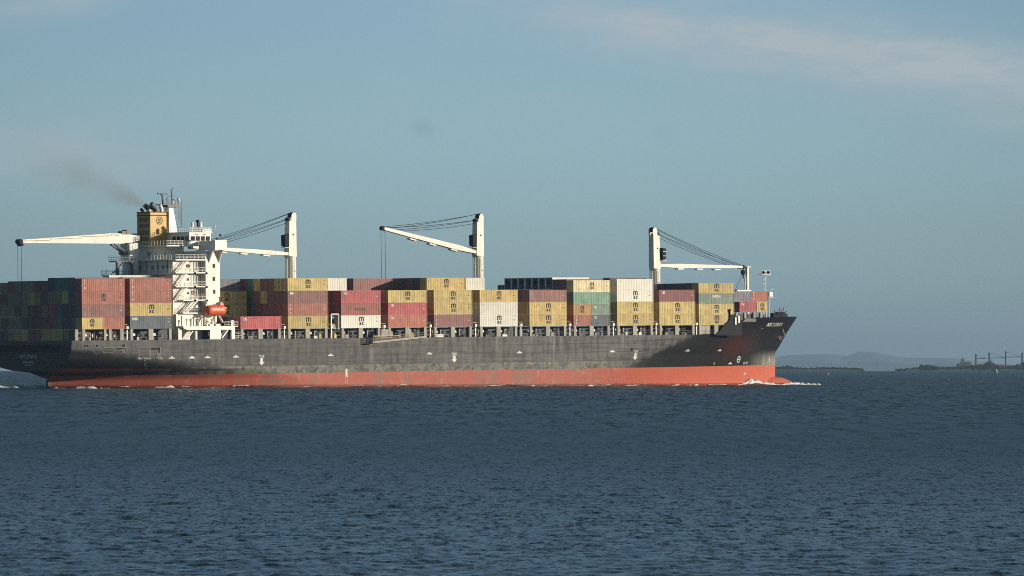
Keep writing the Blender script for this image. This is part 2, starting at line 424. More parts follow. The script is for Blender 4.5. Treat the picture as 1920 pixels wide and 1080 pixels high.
# decks
mb = MB()
xs = [x for x in np.linspace(-2.9, 200, 60)]
for a, c in zip(xs[:-1], xs[1:]):
    b = len(mb.v); mb.v += [(a, -half_b(a, 10.3)+.05, 10.32), (c, -half_b(c, 10.3)+.05, 10.32), (c, half_b(c, 10.3)-.05, 10.32), (a, half_b(a, 10.3)-.05, 10.32)]; mb.f.append((b, b+1, b+2, b+3))
xs = [x for x in np.linspace(206, 240, 24)]
for a, c in zip(xs[:-1], xs[1:]):
    z = 13.2 if a > 211 else 11.8
    b = len(mb.v); mb.v += [(a, -half_b(a, z)+.05, z), (c, -half_b(c, z)+.05, z), (c, half_b(c, z)-.05, z), (a, half_b(a, z)-.05, z)]; mb.f.append((b, b+1, b+2, b+3))
mb.build('deck', M['deck'], ship)
mb = MB(); mb.box(2.2, 4.6, -0.35, 0.35, -6, 1.5); mb.build('rudder', paint('rudder_shade', (0.035, 0.014, 0.012), .7, .3), hull)  # dark red-brown holds the shade the rudder stands in

# hull marks --------------------------------------------------------------
def arrow_mark(u, v):
    x, z = at(u, v, -16.1); mb = MB(); f = on_hull()
    b = len(mb.v); mb.v += [f(x+a, z+c) for a, c in ((-.42, .55), (-.42, -.35), (-.82, -.35), (0, -1.15), (.82, -.35), (.42, -.35), (.42, .55))]; mb.f.append((0, 1, 2, 3, 4, 5, 6))
    put_text(mb, 'TUG', x, z+0.72, 0.75, f, 0.02)
    mb.build('tug_mark', M['letter'], hull)
for u, v in ((490.5, 676), (851.5, 671), (1192.5, 666.5)): arrow_mark(u, v)
def plimsoll(u, v, s=1.0):
    x, z = hull_at(u, v); f = on_hull(); mb = MB()
    for a0, a1, c0, c1 in ((-.85, .85, -.12, .12), (-.28, .28, .12, .42)):
        b = len(mb.v); mb.v += [f(x+a*s, z+c) for a, c in ((a0, c0), (a1, c0), (a1, c1), (a0, c1))]; mb.f.append((b, b+1, b+2, b+3))
    mb.build('level_mark', M['letter'], hull)
for u, v in ((322, 671.5), (360, 671), (389, 670.5), (442, 669.5), (620, 666.5), (805, 663.5), (974, 661.5), (1148, 659.5), (1289, 658), (1349, 657.5), (1369, 682)): plimsoll(u, v)
mb = MB(); x, z = at(649.5, 699, -16.1); f = on_hull()
for a0, a1, c0, c1 in ((-.3, .3, -.9, .95),):
    b = len(mb.v); mb.v += [f(x+a, z+c) for a, c in ((a0, c0), (a1, c0), (a1, c1), (a0, c1))]; mb.f.append((b, b+1, b+2, b+3))
for a in (-.35, .3):
    b = len(mb.v); mb.v += [f(x+a+q, z+c) for q, c in ((0, -2.6), (.06, -2.6), (.06, -.9), (0, -.9))]; mb.f.append((b, b+1, b+2, b+3))
mb.build('draught_board', M['yellow'] if False else M['letter'], hull)
mb = MB(); f = on_hull(0.05)
xa_, _ = hull_at(1438.5, 608.3); xb_, z = hull_at(1466.5, 608.3)
tv = text_mesh('MSC STAR R', 1.25, 0.03, 0.0)[0]; wid = max(v[0] for v in tv)-min(v[0] for v in tv)
put_text(mb, 'MSC STAR R', (xa_+xb_)/2, z-0.45, 1.25, f, 0.03, 0.0, (xb_-xa_)/wid)
mb.build('bow_lettering', M['letter'], hull)
mb = MB(); f = on_hull(0.04)                               # bulb and thruster symbols near the bow, draught figures
def ring(mb, x, z, r, w, f, n=20):
    b = len(mb.v)
    for k in range(n):
        t = 2*math.pi*k/n; mb.v.append(f(x+r*math.cos(t), z+r*math.sin(t))); mb.v.append(f(x+(r-w)*math.cos(t), z+(r-w)*math.sin(t)))
    for k in range(n): i, j = b+2*k, b+2*((k+1) % n); mb.f.append((i, j, j+1, i+1))
x, z = hull_at(1384.8, 674); ring(mb, x, z, .85, .3, f)
for a in (0, ): 
    b = len(mb.v); mb.v += [f(x+p, z+q) for p, q in ((-.6, -.12), (.6, -.12), (.6, .12), (-.6, .12))]; mb.f.append((b, b+1, b+2, b+3))
x, z = hull_at(1442.5, 674.5); put_text(mb, '5', x, z-.5, 1.5, f, 0.03)
for i, s in enumerate(('8', '6', '4', '2')):
    x, z = hull_at(1437, 681+7*i); put_text(mb, s, x, z, .5, f, 0.01)
for u, v, s in ((1395, 681, 'FP'), (1400, 680.5, 'BT'), (1396, 700.5, '6M'), (1339, 681.5, '8')):
    x, z = hull_at(u, v); put_text(mb, s, x, z-.3, .85, f, 0.015)
mb.build('bow_mark', M['letter'], hull)
mb = MB(); f = on_hull(0.04)
for u0, u1, v, s in ((257, 284, 672, 'NO TUGS'), (296, 305, 672, 'TUG')):
    x, z = hull_at((u0+u1)/2, v); put_text(mb, s, x, z-.2, .62, f, 0.01, 0, 1.35 if len(s) > 4 else 1)
for i in range(5):
    x, z = hull_at(271+1.5*(i % 2), 693-5*i*.8); put_text(mb, str(8-i), x, z, .42, f, 0.01)
mb.build('side_lettering', M['letter'], hull)
mb = MB()
def on_transom(yy, zz): return (-3.04, yy, zz)
fl = lambda a, zz: on_transom(-a, zz)
put_text(mb, 'MSC STAR R', 0, 7.05-.55, 1.15, fl, 0.015, 0, 1.02)
put_text(mb, 'MONROVIA', 0, 5.35, 0.78, fl, 0.012, 0, 0.95)
put_text(mb, 'IMO 9236684', 0, 4.75, 0.42, fl, 0.008, 0, 0.95)
mb.build('stern_lettering', paint('grey_lettering', (0.62, 0.61, 0.6), 0.6, 0.2), hull)
# mooring openings in the stern quarter: raised rim, dark plate for the shaded inside, roller fairlead
def opening(u0, u1, v0, v1, roller=False, bars=0):
    x0, z1 = at(u0, v0, -16.1); x1, z0 = at(u1, v1, -16.1); f = on_hull(0.02); g = on_hull(0.09)
    mb = MB(); w = .12
    for a0, a1, c0, c1 in ((x0-w, x1+w, z1, z1+w), (x0-w, x1+w, z0-w, z0), (x0-w, x0, z0, z1), (x1, x1+w, z0, z1)):
        q = ((a0, c0), (a1, c0), (a1, c1), (a0, c1)); mb.quadbox([f(*p) for p in q] + [g(*p) for p in q])
    o = mb.build('mooring_port', M['grey'], hull)
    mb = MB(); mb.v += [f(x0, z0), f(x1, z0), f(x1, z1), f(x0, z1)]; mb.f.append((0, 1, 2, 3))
    for k in range(bars):
        zz = z0 + (z1-z0)*(k+1)/(bars+1); mb.quadbox([f(x0, zz-.03), f(x1, zz-.03), f(x1, zz+.03), f(x0, zz+.03)] + [g(x0, zz-.03), g(x1, zz-.03), g(x1, zz+.03), g(x0, zz+.03)])
    mb.build('port_shade', M['dark'], o) if not bars else mb.build('port_shade', paint('port_shade_rust', (0.05, 0.035, 0.03), .7, .3), o)
    if roller:
        mb = MB(); xc, zc = x1-.6, z0+.45; ring(mb, xc, zc, .42, .16, on_hull(0.1)); mb.build('fairlead', M['beige'], o)
for a in ((160, 166, 646, 650.5), (179, 184.5, 646, 651), (178.5, 186, 653, 661.5), (195, 212.5, 652, 661, False, 3), (219, 236, 652, 661, True), (228, 234, 645.5, 650.5), (262, 279.5, 651.5, 670, False, 5), (282, 300, 651.5, 670, True)): opening(*a)
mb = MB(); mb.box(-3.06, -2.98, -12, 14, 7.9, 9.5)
mb.build('stern_recess_shade', M['dark'], hull)  # dark slab put in for the shaded mooring recess
# anchor in its pocket
mb = MB(); x, z = hull_at(1467, 617); y = -half_b(x, z)
mb.tube((x, y-.1, z), (x+.5, y-.15, z-1.6), .16, n=8)
mb.build('anchor_shank', M['beige'], hull)
x2, z2 = x+.6, z-1.9; y2 = -half_b(x2, z2)
mb = MB(); mb.tube((x2-.9, y2-.15, z2-.2), (x2+1.1, y2-.1, z2-.1), .28, n=8)
for s in (-1, 1):
    mb.beam((x2+s*.85, y2-.2, z2-.2), (x2+s*1.15, y2-.45, z2+1.0), .4, .25, .12, .1)
mb.sphere((x2, y2-.1, z2-.5), .75, .35, .5, 12, 6)
mb.build('anchor', M['anchor'], hull)
mb = MB(); x, z = hull_at(1184.5, 655); ring(mb, x, z, .42, .4, on_hull(.04)); mb.build('overboard_outlet', M['dark'], hull)

# ------------------------------------------------------------------ bulwark, forecastle gear
mb = MB()
pts = [hull_at(u, v) for u, v in ((1391.5, 603.5), (1399.5, 597), (1417, 597.5), (1417, 603.5))]
f0, f1 = on_hull(.04), on_hull(.10)
mb.quadbox([f0(*p) for p in pts] + [f1(*p) for p in pts]); mb.build('bulwark', paint('bulwark_sunlit', (.30, .30, .28), .6, .3), ship)  # pale grey carries the sunlit look of the upright plate
mb = MB(); q_ = [at(u, v, -16.3) for u, v in ((1343, 629), (1357, 611), (1367, 602), (1370.5, 590), (1379, 589), (1384, 599), (1391, 604.5), (1391, 629))]
mb.prism([(a, -16.3, c) for a, c in q_], (0, .25, 0)); mb.build('breakwater', M['dark'], ship)
mb = MB(); mb.tube((q_[3][0]-.2, -16.2, q_[3][1]-.5), (q_[3][0]-.3, -16.2, q_[3][1]+1.0), .16); mb.sphere((q_[3][0]-.3, -16.2, q_[3][1]+1.1), .36, .28, .3, 10, 6); mb.build('deck_gear', M['dark'], ship)
for u, v in ((1379, 601), (1385, 598)): mb = MB(); a, c = at(u, v, -16.4); mb.box(a-.25, a+.25, -16.55, -16.31, c-1.0, c+.8); mb.build('deck_vent', M['white'], ship)
mb = MB()
for u, h in ((1450, 1.6), (1454, 1.1), (1459, 2.0), (1462, 1.5), (1466, 2.1), (1471, 1.2)):
    x, z = at(u, 597, -4); mb.box(x-.5, x+.5, -4.6, -3.4, 13.2, 14.6+h*.55); mb.tube((x, -4, 14), (x+.2, -4.4, 14.8+h), .09, n=6)
mb.rail([at_ for at_ in [(222, -5, 14.3), (228, -4.4, 14.3)]], 1.0)
mb.build('windlass', M['dark'], ship)
mb = MB(); x, z = at(1443.5, 552, -8); mb.box(x-.6, x+.5, -8.5, -7.7, z-.5, z+.6); mb.box(x-.8, x+.7, -8.7, -7.5, z-.75, z-.6); mb.tube((x-.3, -8, 13.2), (x-.3, -8, z-1.1), .14, n=6)
mb.beam((x-.3, -8, z+1.1), (x+1.1, -8, z+1.45), .5, .08); mb.build('light_platform', M['clean_white'], ship)
# foremast
mb = MB(); fx, _ = at(1433, 548, 0); zt = at(1433, 515, 0)[1]
mb.tube((fx-.75, -.3, 13.2), (fx-.5, -.3, zt), .15, .13); mb.tube((fx+.85, .2, 13.2), (fx+.55, .2, zt), .17, .14)
for k in range(9):
    a = 13.5 + (zt-14)*k/9; b = 13.5 + (zt-14)*(k+1)/9; s = 1 if k % 2 else -1
    mb.tube((fx-.6*s, 0, a), (fx+.6*s, 0, b), .08, n=5)
mast = mb.build('foremast', M['clean_white'], ship)
mb = MB(); mb.box(fx-1.5, fx+1.5, -.9, .9, zt, zt+.12); mb.rail([(fx-1.5, -.9, zt), (fx+1.5, -.9, zt), (fx+1.5, .9, zt)], 1.0, .75); mb.box(fx-.6, fx+.1, -.5, .3, zt+.1, zt+.9); mb.tube((fx+.4, 0, zt), (fx+.4, 0, zt+2.2), .06, n=5)
mb.build('mast_platform', M['clean_white'], mast)
mb = MB()
for q in (-1.1, .55): mb.sphere((fx+q, -.9, zt+.55), .38, .38, .38, 10, 6)
mb.build('mast_lamp', M['dark'], mast)

# ------------------------------------------------------------------ pillars, coaming and deck clutter along the side
mb = MB(); mb.box(2, 27, -13.3, 13.3, 10.34, 12.75); mb.box(44, 204, -13.3, 13.3, 10.34, 12.55); mb.build('hatch_coaming', M['navygrey'], ship)
BAYX = [0.0, 13.66, 45.84, 60.02, 76.2, 90.67, 104.98, 119.57, 135.56, 149.96, 164.44, 178.66, 192.13]
BAYB = [617.1, 616.3, 616.7, 615.9, 614.6, 613.7, 612.7, 612.0, 611.5, 610.8, 610.2, 610.0, 609.6]
BAYZ = [at(155 + (x/204.2)*1222, b, -16)[1] for x, b in zip(BAYX, BAYB)]
BAYZ = [at(*p, -16)[1] for p in zip((195, 284, 490, 579, 678, 765, 851, 936, 1030, 1111, 1192, 1271, 1344), BAYB)]
def pillar(x, w, zt, y0=-15.95, y1=-15.35, lean=0):
    mb = MB(); mb.box(x, x+w, y0, y1, 10.3, zt)
    mb.box(x-.06, x+w+.06, y0+.1, y1+.25, zt-.18, zt-.004)
    mb.build('support_pillar', M['beige'], ship)
for i, (bx, bz) in enumerate(zip(BAYX, BAYZ)):
    t = bz - .03
    if i == 0:
        for x, w in ((-1.9, .8), (.1, .8), (6.3, .6), (7.7, .7), (10.9, .9)): pillar(x, w, t)
    else:
        pillar(bx+.15, .75, t); pillar(bx+5.35, 1.35, t); pillar(bx+11.25, .75, t)
    rr = random.Random(i)
    # gear on the side deck between the pillars, painted white, yellow, grey
    for half in (0, 1):
        x0 = bx + .95 + half*5.9; mb = MB(); zb = 12.35
        mb.box(x0+.15, x0+1.9, -14.2, -13.5, 11.35, 11.9)
        mb.box(x0+2.9 + .6*rr.random(), x0+4.0, -14.0, -13.5, 11.1, 11.6+.3*rr.random())
        if rr.random() < .6: mb.tube((x0+2.3, -14.6, 10.3), (x0+2.3, -14.6, 11.9), .12); mb.sphere((x0+2.3, -14.6, 11.95), .25, .25, .2, 8, 5)
        if rr.random() < .55: mb.box(x0+.5+2.5*rr.random(), x0+1.1+2.5*rr.random(), -15.2, -14.8, 10.3, 10.9+.3*rr.random())
        if rr.random() < .5: mb.tube((x0+3.9, -15, 10.3), (x0+3.9, -15, 11.5), .09)
        mb.build('deck_vent', M['white'] if rr.random() < .6 else M['beige'], ship)
        mb = MB(); mb.rail([(x0, -15.75, 10.35), (x0+4.6, -15.75, 10.35)], 1.0, 1.2, .03, 2)
        for k in range(rr.randint(1, 3)):
            xx = x0 + 4*rr.random(); mb.box(xx, xx+.4+.5*rr.random(), -15.1, -14.6, 10.3, 10.6+.5*rr.random())
        mb.build('deck_gear', M['grey'] if rr.random() < .6 else M['dark'], ship)
    # white post and cross piece in the gap ahead of the bay
    if i not in (1, 12):
        mb = MB(); g0 = bx+12.19; g1 = BAYX[i+1] if i+1 < len(BAYX) else g0+2
        if i == 1: g1 = g0+2
        xm = g0 + .55*min(g1-g0, 2.2)
        mb.box(xm-.14, xm+.14, -15.75, -15.5, 10.3, t-.2); mb.box(xm-.26, xm+.32, -15.9, -15.45, t+.02, t+.62)
        mb.build('lashing_post', M['white'], ship)
        mb = MB(); mb.box(xm-.62, xm+.62, -15.5, -15.2, t+.95, t+1.08); mb.rail([(xm-.8, -15.45, t), (xm+.8, -15.45, t)], 1.0, .8, .03, 1)
        mb.build('lashing_bridge', M['beige'], ship)
for xx, mt in ((70.0, 'yellow'), (70.9, 'yellow'), (73.0, 'redgear'), (74.6, 'yellow'), (92.0, 'yellow'), (98.4, 'yellow')):
    mb = MB(); mb.box(xx, xx+.7, -15.3, -14.8, 10.32, 11.2); mb.sphere((xx+.35, -15.05, 11.25), .38, .3, .35, 10, 6); mb.build('deck_locker', M[mt], ship)
# bright doorway frame in the wide gap
mb = MB(); x0, z0 = at(620.5, 618, -15.5); x1, z1 = at(635.5, 588, -15.5)
mb.box(x0, x0+.22, -15.6, -15.3, z0, z1); mb.box(x1-.22, x1, -15.6, -15.3, z0, z1); mb.box(x0, x1, -15.6, -15.3, z1-.22, z1); mb.build('lashing_frame', M['clean_white'], ship)
mb = MB(); mb.sphere((x0+.8, -15.2, z1-.95), .45, .2, .45, 12, 8); mb.build('floodlight', paint('lamp_teal', (0.03, 0.24, 0.20), .3, .1), ship)
mb = MB(); mb.prism([(x0+.5, -15.4, z0+.2), (x0+1.7, -15.4, z0), (x0+1.3, -15.4, z0+1.3), (x0+.4, -15.4, z0+1.4)], (0, .8, 0)); mb.build('winch_cover', M['beige'], ship)
# stowed accommodation ladder with its platform
mb = MB()
xa, za = at(697, 642, -16.6); xb, zb = at(798, 631.5, -16.6)
mb.beam((xa, -16.55, za), (xb, -16.55, zb), .7, .42); g = mb.build('gangway', M['gang'], ship)
mb = MB(); mb.rail([(xa, -16.9, za+.2), (xb, -16.9, zb+.2)], .9, 1.3, .035, 2); mb.build('handrail', M['gang'], g)
mb = MB(); x0, z0 = at(684, 645, -16.6); mb.box(x0, x0+2.4, -17.2, -16.15, z0, z0+.12)
mb.rail([(x0, -17.2, z0+.1), (x0+2.4, -17.2, z0+.1), (x0+2.4, -16.2, z0+.1)], 1.5, .5, .05, 3); mb.tube((x0+1.6, -16.7, z0), (x0+1.6, -16.7, z0+2.6), .14); mb.build('platform', M['dark'], g)
mb = MB(); x1, z1 = at(745, 630, -16.3); mb.box(x1-7.5, x1+1, -16.4, -16.2, z1-.05, z1+.12); mb.build('fender_bar', M['yellow'], g)
for u, w in ((721, 2.4), (766, 1.3)):
    mb = MB(); x1, z1 = at(u, 631, -15.6); mb.box(x1-w/2, x1+w/2, -15.9, -15.3, 10.35, 12.3); mb.build('deck_locker', M['beige'], ship)

# ------------------------------------------------------------------ superstructure
ac = MB()
XF, XA = 41.6, 37.4
ac.box(XA, XF, -13.9, 13.9, 15.9, 30.6)             # forward block, full height
ac.box(28.9, XA-.003, -12.5, 6.0, 10.34, 28.5)      # after block with the engine casing
ac.box(XA+.3, XF-.3, -13.0, 13.0, 10.34, 15.897)
ac.box(30.2, XA-.003, -6.0, 6.0, 28.503, 32.0)      # casing under the funnel
accom = ac.build('superstructure', M['white'], ship)
def deck_plate(x0, x1, y0, y1, z, th=.28, rail=True):
    mb = MB(); mb.box(x0, x1, y0, y1, z-th, z); d = mb.build('deck_edge', M['white'], accom)
    if rail:
        r_ = MB(); r_.rail([(x1, y0+.06, z), (x0+.06, y0+.06, z), (x0+.06, y1, z)], 1.05, 1.1, .04, 3); r_.build('railing', M['white'], d)
    return d
for z, x0 in ((28.7, 28.5), (25.75, 28.5), (22.6, 28.6), (19.5, 30.6), (16.55, 30.6)):
    deck_plate(x0, XA-.01, -14.1, -12.503, z)
def aft_gallery(z, x0, y0, y1):
    mb = MB(); mb.box(x0, 28.897, y0, y1, z-.22, z); d = mb.build('aft_gallery', M['white'], accom)
    r_ = MB(); r_.rail([(x0+.05, y0, z), (x0+.05, y1, z)], 1.05, 1.1, .04, 3); r_.build('railing', M['white'], d)
aft_gallery(28.72, 28.0, -12.4, 6.4); aft_gallery(25.5, 27.9, -12.4, 6.4)
# upper bridge deck around the casing
mb = MB(); mb.box(29.6, 35.4, -9.5, 9.5, 31.72, 31.98); d = mb.build('deck_edge', M['white'], accom)
mb = MB(); mb.rail([(35.4, -9.45, 31.98), (29.65, -9.45, 31.98), (29.65, 9.45, 31.98)], 1.05, 1.1, .04, 3); mb.build('railing', M['white'], d)
# stairs on the galleries
for z0, z1, xa_, xb_ in ((25.75, 28.5, 29.5, 32.6), (22.6, 25.5, 29.5, 32.2), (19.5, 22.35, 29.4, 32.2), (16.55, 19.25, 31.0, 34.2), (16.55, 19.25, 32.0, 35.2)):
    mb = MB()
    for off in (-.3, .3): mb.beam((xa_, -13.4+off, z0), (xb_, -13.4+off, z1), .08, .28)
    for off in (-.3, .3): mb.tube((xa_, -13.4+off, z0+.95), (xb_, -13.4+off, z1+.95), .045, n=5)
    for k in range(12):
        q = (k+.5)/12; xx = xa_+(xb_-xa_)*q; zz = z0+(z1-z0)*q; mb.box(xx-.12, xx+.12, -13.7, -13.1, zz-.02, zz+.02)
    mb.build('stairway', M['white'], accom)
# pipes and ladder posts at the gallery corner
mb = MB()
for xx in (34.1, 35.3, 36.9): mb.tube((xx, -12.7, 16.6), (xx, -12.7, 28.4), .07, n=6)
mb.tube((36.2, -13.9, 16.6), (36.2, -13.9, 28.5), .06, n=6); mb.build('vent_pipe', M['beige'], accom)
for z in (19.6, 22.7, 25.85):
    mb = MB(); mb.box(35.75, 36.0, -12.62, -12.503, z+.35, z+2.2); mb.build('door', M['grey'], accom)
    mb = MB(); mb.box(33.0, 33.55, -12.6, -12.503, z+1.1, z+1.75); f_ = mb.build('window', M['beige'], accom)
    mb = MB(); mb.box(33.1, 33.45, -12.62, -12.603, z+1.2, z+1.65); mb.build('pane', M['glass'], f_)
# windows of the forward block, starboard wall
for u, v in ((401, 498.5), (401, 523), (401.5, 547)):
    x, z = at(u, v, -13.9); mb = MB(); mb.box(x-.36, x+.36, -13.96, -13.9, z-.5, z+.5); w_ = mb.build('window', M['beige'], accom)
    mb = MB(); mb.box(x-.27, x+.27, -13.985, -13.963, z-.4, z+.4); mb.build('pane', M['glass'], w_)
for u, v in ((304, 498), (321, 498)):
    x, z = at(u, v, 0); y_ = -12.4 + (331-u)/5.1; z_ = 27.2
    mb = MB(); mb.box(28.84, 28.9, y_-.28, y_+.28, z_-.5, z_+.3); w_ = mb.build('window', M['grey'], accom)
    mb = MB(); mb.box(28.82, 28.838, y_-.2, y_+.2, z_-.42, z_+.22); mb.build('pane', M['glass'], w_)
for u, v in ((352.5, 499.3), (362, 548.5)):
    x, z = at(u, v, -12.55); mb = MB(); b = MB()
    for k in range(14):
        a0, a1 = 2*math.pi*k/14, 2*math.pi*(k+1)/14
        b.tube((x+.38*math.cos(a0), -12.6, z+.38*math.sin(a0)), (x+.38*math.cos(a1), -12.6, z+.38*math.sin(a1)), .12, n=6)
    lb = b.build('lifebuoy', M['redgear'], None); lb.matrix_world = SHIP.copy()
    tag(lb, 'red lifebuoy on the superstructure wall, %s gallery' % ('uppermost' if v < 520 else 'third'), 'lifebuoy', 'lifebuoys on the superstructure galleries')
for z in (25.6, 22.45, 19.35):
    for x in (33.9, 37.3):
        mb = MB(); mb.sphere((x+.15, -14.2, z-.1), .26, .26, .26, 8, 6); mb.build('deck_lamp', M['dark'], accom)
for y_, z0_, z1_ in ((-10.6, 25.7, 28.4), (-7.2, 22.0, 28.4), (-3.0, 25.7, 28.4), (1.5, 22.0, 28.4)):
    mb = MB(); mb.tube((28.78, y_, z0_), (28.78, y_, z1_), .09, n=6); mb.build('vent_pipe', M['grey'], accom)
for y_, z_ in ((-9.0, 26.9), (-5.2, 26.9), (-0.6, 26.9), (3.6, 26.9), (-8.4, 30.0), (-2.2, 30.0), (2.6, 30.0)):
    mb = MB()
    for k in range(5): mb.box(28.80 if z_ < 29 else 30.1, 28.896 if z_ < 29 else 30.196, y_-.45, y_+.45, z_-.45+k*.2, z_-.33+k*.2)
    mb.build('louvre', M['grey'], accom)
# bridge: wheelhouse, wings, roof gear
wb = MB(); wb.box(35.45, 41.8, -10.5, 10.5, 31.8, 34.85); wb.box(35.2, 42.1, -10.7, 10.7, 34.853, 35.0)
wheel = wb.build('wheelhouse', M['clean_white'], ship)
for k in range(4):
    x0 = 35.85 + k*1.47; mb = MB(); mb.prism([(x0, -10.52, 33.0), (x0+1.12, -10.52, 33.0), (x0+1.22, -10.52, 34.02), (x0+.05, -10.52, 34.02)], (0, -.05, 0)); mb.build('window', M['glass'], wheel)
for k in range(4):
    y0 = -10.2 + k*1.55; mb = MB(); mb.prism([(35.43, y0, 33.0), (35.43, y0+1.15, 33.0), (35.43, y0+1.15, 34.02), (35.43, y0, 34.02)], (-.05, 0, 0)); mb.build('window', M['glass'], wheel)
mb = MB(); mb.rail([(41.8, -10.5, 35), (35.5, -10.5, 35), (35.5, 3, 35)], 1.1, .75, .045, 3); mb.build('roof_railing', M['clean_white'], wheel)
x0, z1 = at(376.5, 429.5, -8.0); x1, _ = at(393.5, 429.5, -8.0)
mb = MB(); mb.box(x0, x1, -8.6, -7.9, 35.003, z1); board = mb.build('name_board', M['clean_white'], wheel)
mb = MB(); put_text(mb, 'MSC STAR R', (x0+x1)/2, 35.25, .44, lambda a, c: (a, -8.62, c), .01); mb.build('board_lettering', M['black'], board)
mb = MB(); put_text(mb, 'SAFETY', 37.6, 34.25, .34, lambda a, c: (a, -10.53, c), .01); put_text(mb, 'FIRST', 39.9, 34.25, .34, lambda a, c: (a, -10.53, c), .01); mb.build('wall_lettering', M['black'], wheel)
ax, az_ = at(370.5, 425, -8.5); mb = MB(); mb.tube((ax, -8.5, 35), (ax, -8.5, az_+.3), .14); mb.beam((ax-1.2, -8.5, az_-.15), (ax+.9, -8.5, az_-.15), .2, .14)
mb.sphere((ax, -8.5, az_+1.25), .42, .42, .36, 12, 8); mb.tube((ax, -8.5, az_), (ax, -8.5, az_+1.0), .18); mb.build('signal_mast', M['dark'], wheel)
mb = MB()
for q, r in ((-1.55, .38), (.8, .5)): mb.tube((ax+q, -8.5, az_-.1), (ax+q, -8.5, az_+1.0), r, r*.85, n=12)
mb.tube((ax-1.5, -8.5, 35), (ax-1.5, -8.5, az_), .08); mb.sphere((x1+.8, -8.8, z1+.6), .26, .26, .26, 10, 6); mb.tube((x1+.8, -8.8, 35), (x1+.8, -8.8, z1+.5), .07); mb.build('antenna_drum', M['clean_white'], wheel)
# wing: deck, bulwark, end box and tapering bracket
zW = 31.75
mb = MB(); mb.box(38.2, 41.55, -16.0, -10.503, 30.9, 31.9); mb.box(38.2, 38.3, -15.9, -10.6, 31.903, 32.9); mb.box(41.45, 41.55, -15.9, -10.6, 31.903, 32.9)
wing = mb.build('bridge_wing', M['white'], ship)
mb = MB(); mb.box(38.15, 41.62, -16.45, -15.2, 30.85, 33.1); mb.build('wing_end', M['clean_white'], wing)
mb = MB()
for xx in (38.3, 41.2):
    mb.prism([(xx, -15.2, 30.897), (xx, -13.903, 28.2), (xx, -10.6, 28.2), (xx, -10.6, 30.897)] if False else [(xx, -15.6, 30.897), (xx, -13.903, 27.9), (xx, -13.903, 30.897)], (.25, 0, 0))
mb.build('wing_bracket', M['white'], wing)
mb = MB(); mb.prism([(37.38, -13.9, 28.7), (37.38, -10.4, 30.9), (37.38, -13.9, 30.9)], (-.05, 0, 0)); mb.build('wing_fairing', M['white'], wing)
mb = MB(); mb.box(39.0, 39.5, -15.9, -15.6, 33.1, 33.5); mb.tube((40.4, -15.8, 33.1), (40.4, -15.8, 34.2), .06); mb.sphere((40.2, -15.8, 34.2), .3, .2, .25, 8, 5); mb.build('wing_searchlight', M['dark'], wing)
# port wing, mirrored
mb = MB(); mb.box(38.2, 41.55, 10.503, 16.0, 30.9, 31.9); mb.box(38.15, 41.62, 15.2, 16.45, 30.85, 33.1); mb.build('bridge_wing', M['white'], ship)
# lower white frame at the ship's side
fr = MB()
def P(u, v, y=-16.0): return at(u, v, y)
xl, zt = P(341, 592); x2, zb = P(440.5, 611); z3 = P(440, 618)[1]
xi = P(345.5, 600)[0]
out = [(xl, zt), (xi, zt), (xi, zb+.9), (xi+.35, zb+.3), (xi+1.0, zb), (x2, zb), (x2, 10.36), (x2-1.0, 10.36), (x2-1.0, z3)]
xb0, xb1 = P(394, 630)[0], P(414.5, 630)[0]
out += [(xb1, z3), (xb1, 10.36), (xb0, 10.36), (xb0, z3), (xl+1.6, z3), (xl+.6, z3+.35), (xl, z3+1.2)]
fr.prism([(a, -16.0, c) for a, c in out], (0, .35, 0))
fr.box(P(394, 611)[0], P(401, 611)[0], -15.9, -15.3, zb-.05, zb+.5); fr.box(P(406, 611)[0], P(414, 611)[0], -15.9, -15.3, zb-.05, zb+.5)
frame = fr.build('side_frame', M['clean_white'], accom)
mb = MB(); a = P(417, 634); c = P(428, 619); mb.beam((a[0], -15.8, a[1]), (c[0], -15.8, c[1]), .2, .3); mb.tube((a[0]-.2, -15.8, a[1]+.4), (a[0]-.2, -15.8, a[1]+1.1), .12); mb.build('brace', M['clean_white'], frame)
# lower deck wall, stairs and pipes seen through the frame
mb = MB(); mb.box(29.2, 37.0, -13.2, -12.503, 13.45, 16.2); mb.build('deckhouse', M['white'], accom)
mb = MB(); mb.box(37.0, 44.5, -13.6, -13.003, 10.34, 13.4); mb.build('deckhouse', M['navygrey'], accom)
for xx in (31.2, 32.5, 34.6, 35.5, 36.4, 38.6, 39.4):
    mb = MB(); mb.tube((xx, -14.6, 13.4), (xx, -14.6, 15.2+.4*math.sin(xx*5)), .13 if xx < 36 else .22, n=8); mb.sphere((xx, -14.6, 15.3+.4*math.sin(xx*5)), .32, .3, .24, 8, 5); mb.build('mushroom_vent', M['white'], accom)
mb = MB(); mb.box(29.4, 45.4, -15.6, -13.0, 13.2, 13.42); mb.build('side_deck', M['white'], accom)
for xx in (30.0, 31.0):
    mb = MB()
    for off in (-.3, .3): mb.beam((xx, -14.5+off, 10.4), (xx+2.6, -14.5+off, 13.2), .08, .26)
    for k in range(10): q = (k+.5)/10; mb.box(xx+2.6*q-.1, xx+2.6*q+.1, -14.8, -14.2, 10.4+2.8*q, 10.44+2.8*q)
    mb.build('stairway', M['white'], accom)
mb = MB(); mb.box(28.2, 29.2, -15.2, -13.0, 10.34, 13.0); mb.box(33.4, 33.9, -15.0, -14.4, 10.34, 12.9); mb.build('deckhouse', M['white'], accom)
mb = MB(); mb.box(39.6, 40.4, -14.3, -13.61, 10.5, 12.6); mb.build('door', M['redgear'], accom)
for xx in (41.5, 42.6, 43.6): 
    mb = MB(); mb.box(xx, xx+.8, -15.4, -14.6, 13.43, 14.2+.5*(xx > 42)); mb.build('liferaft_cradle', M['dark'] if xx < 43 else M['white'], accom)
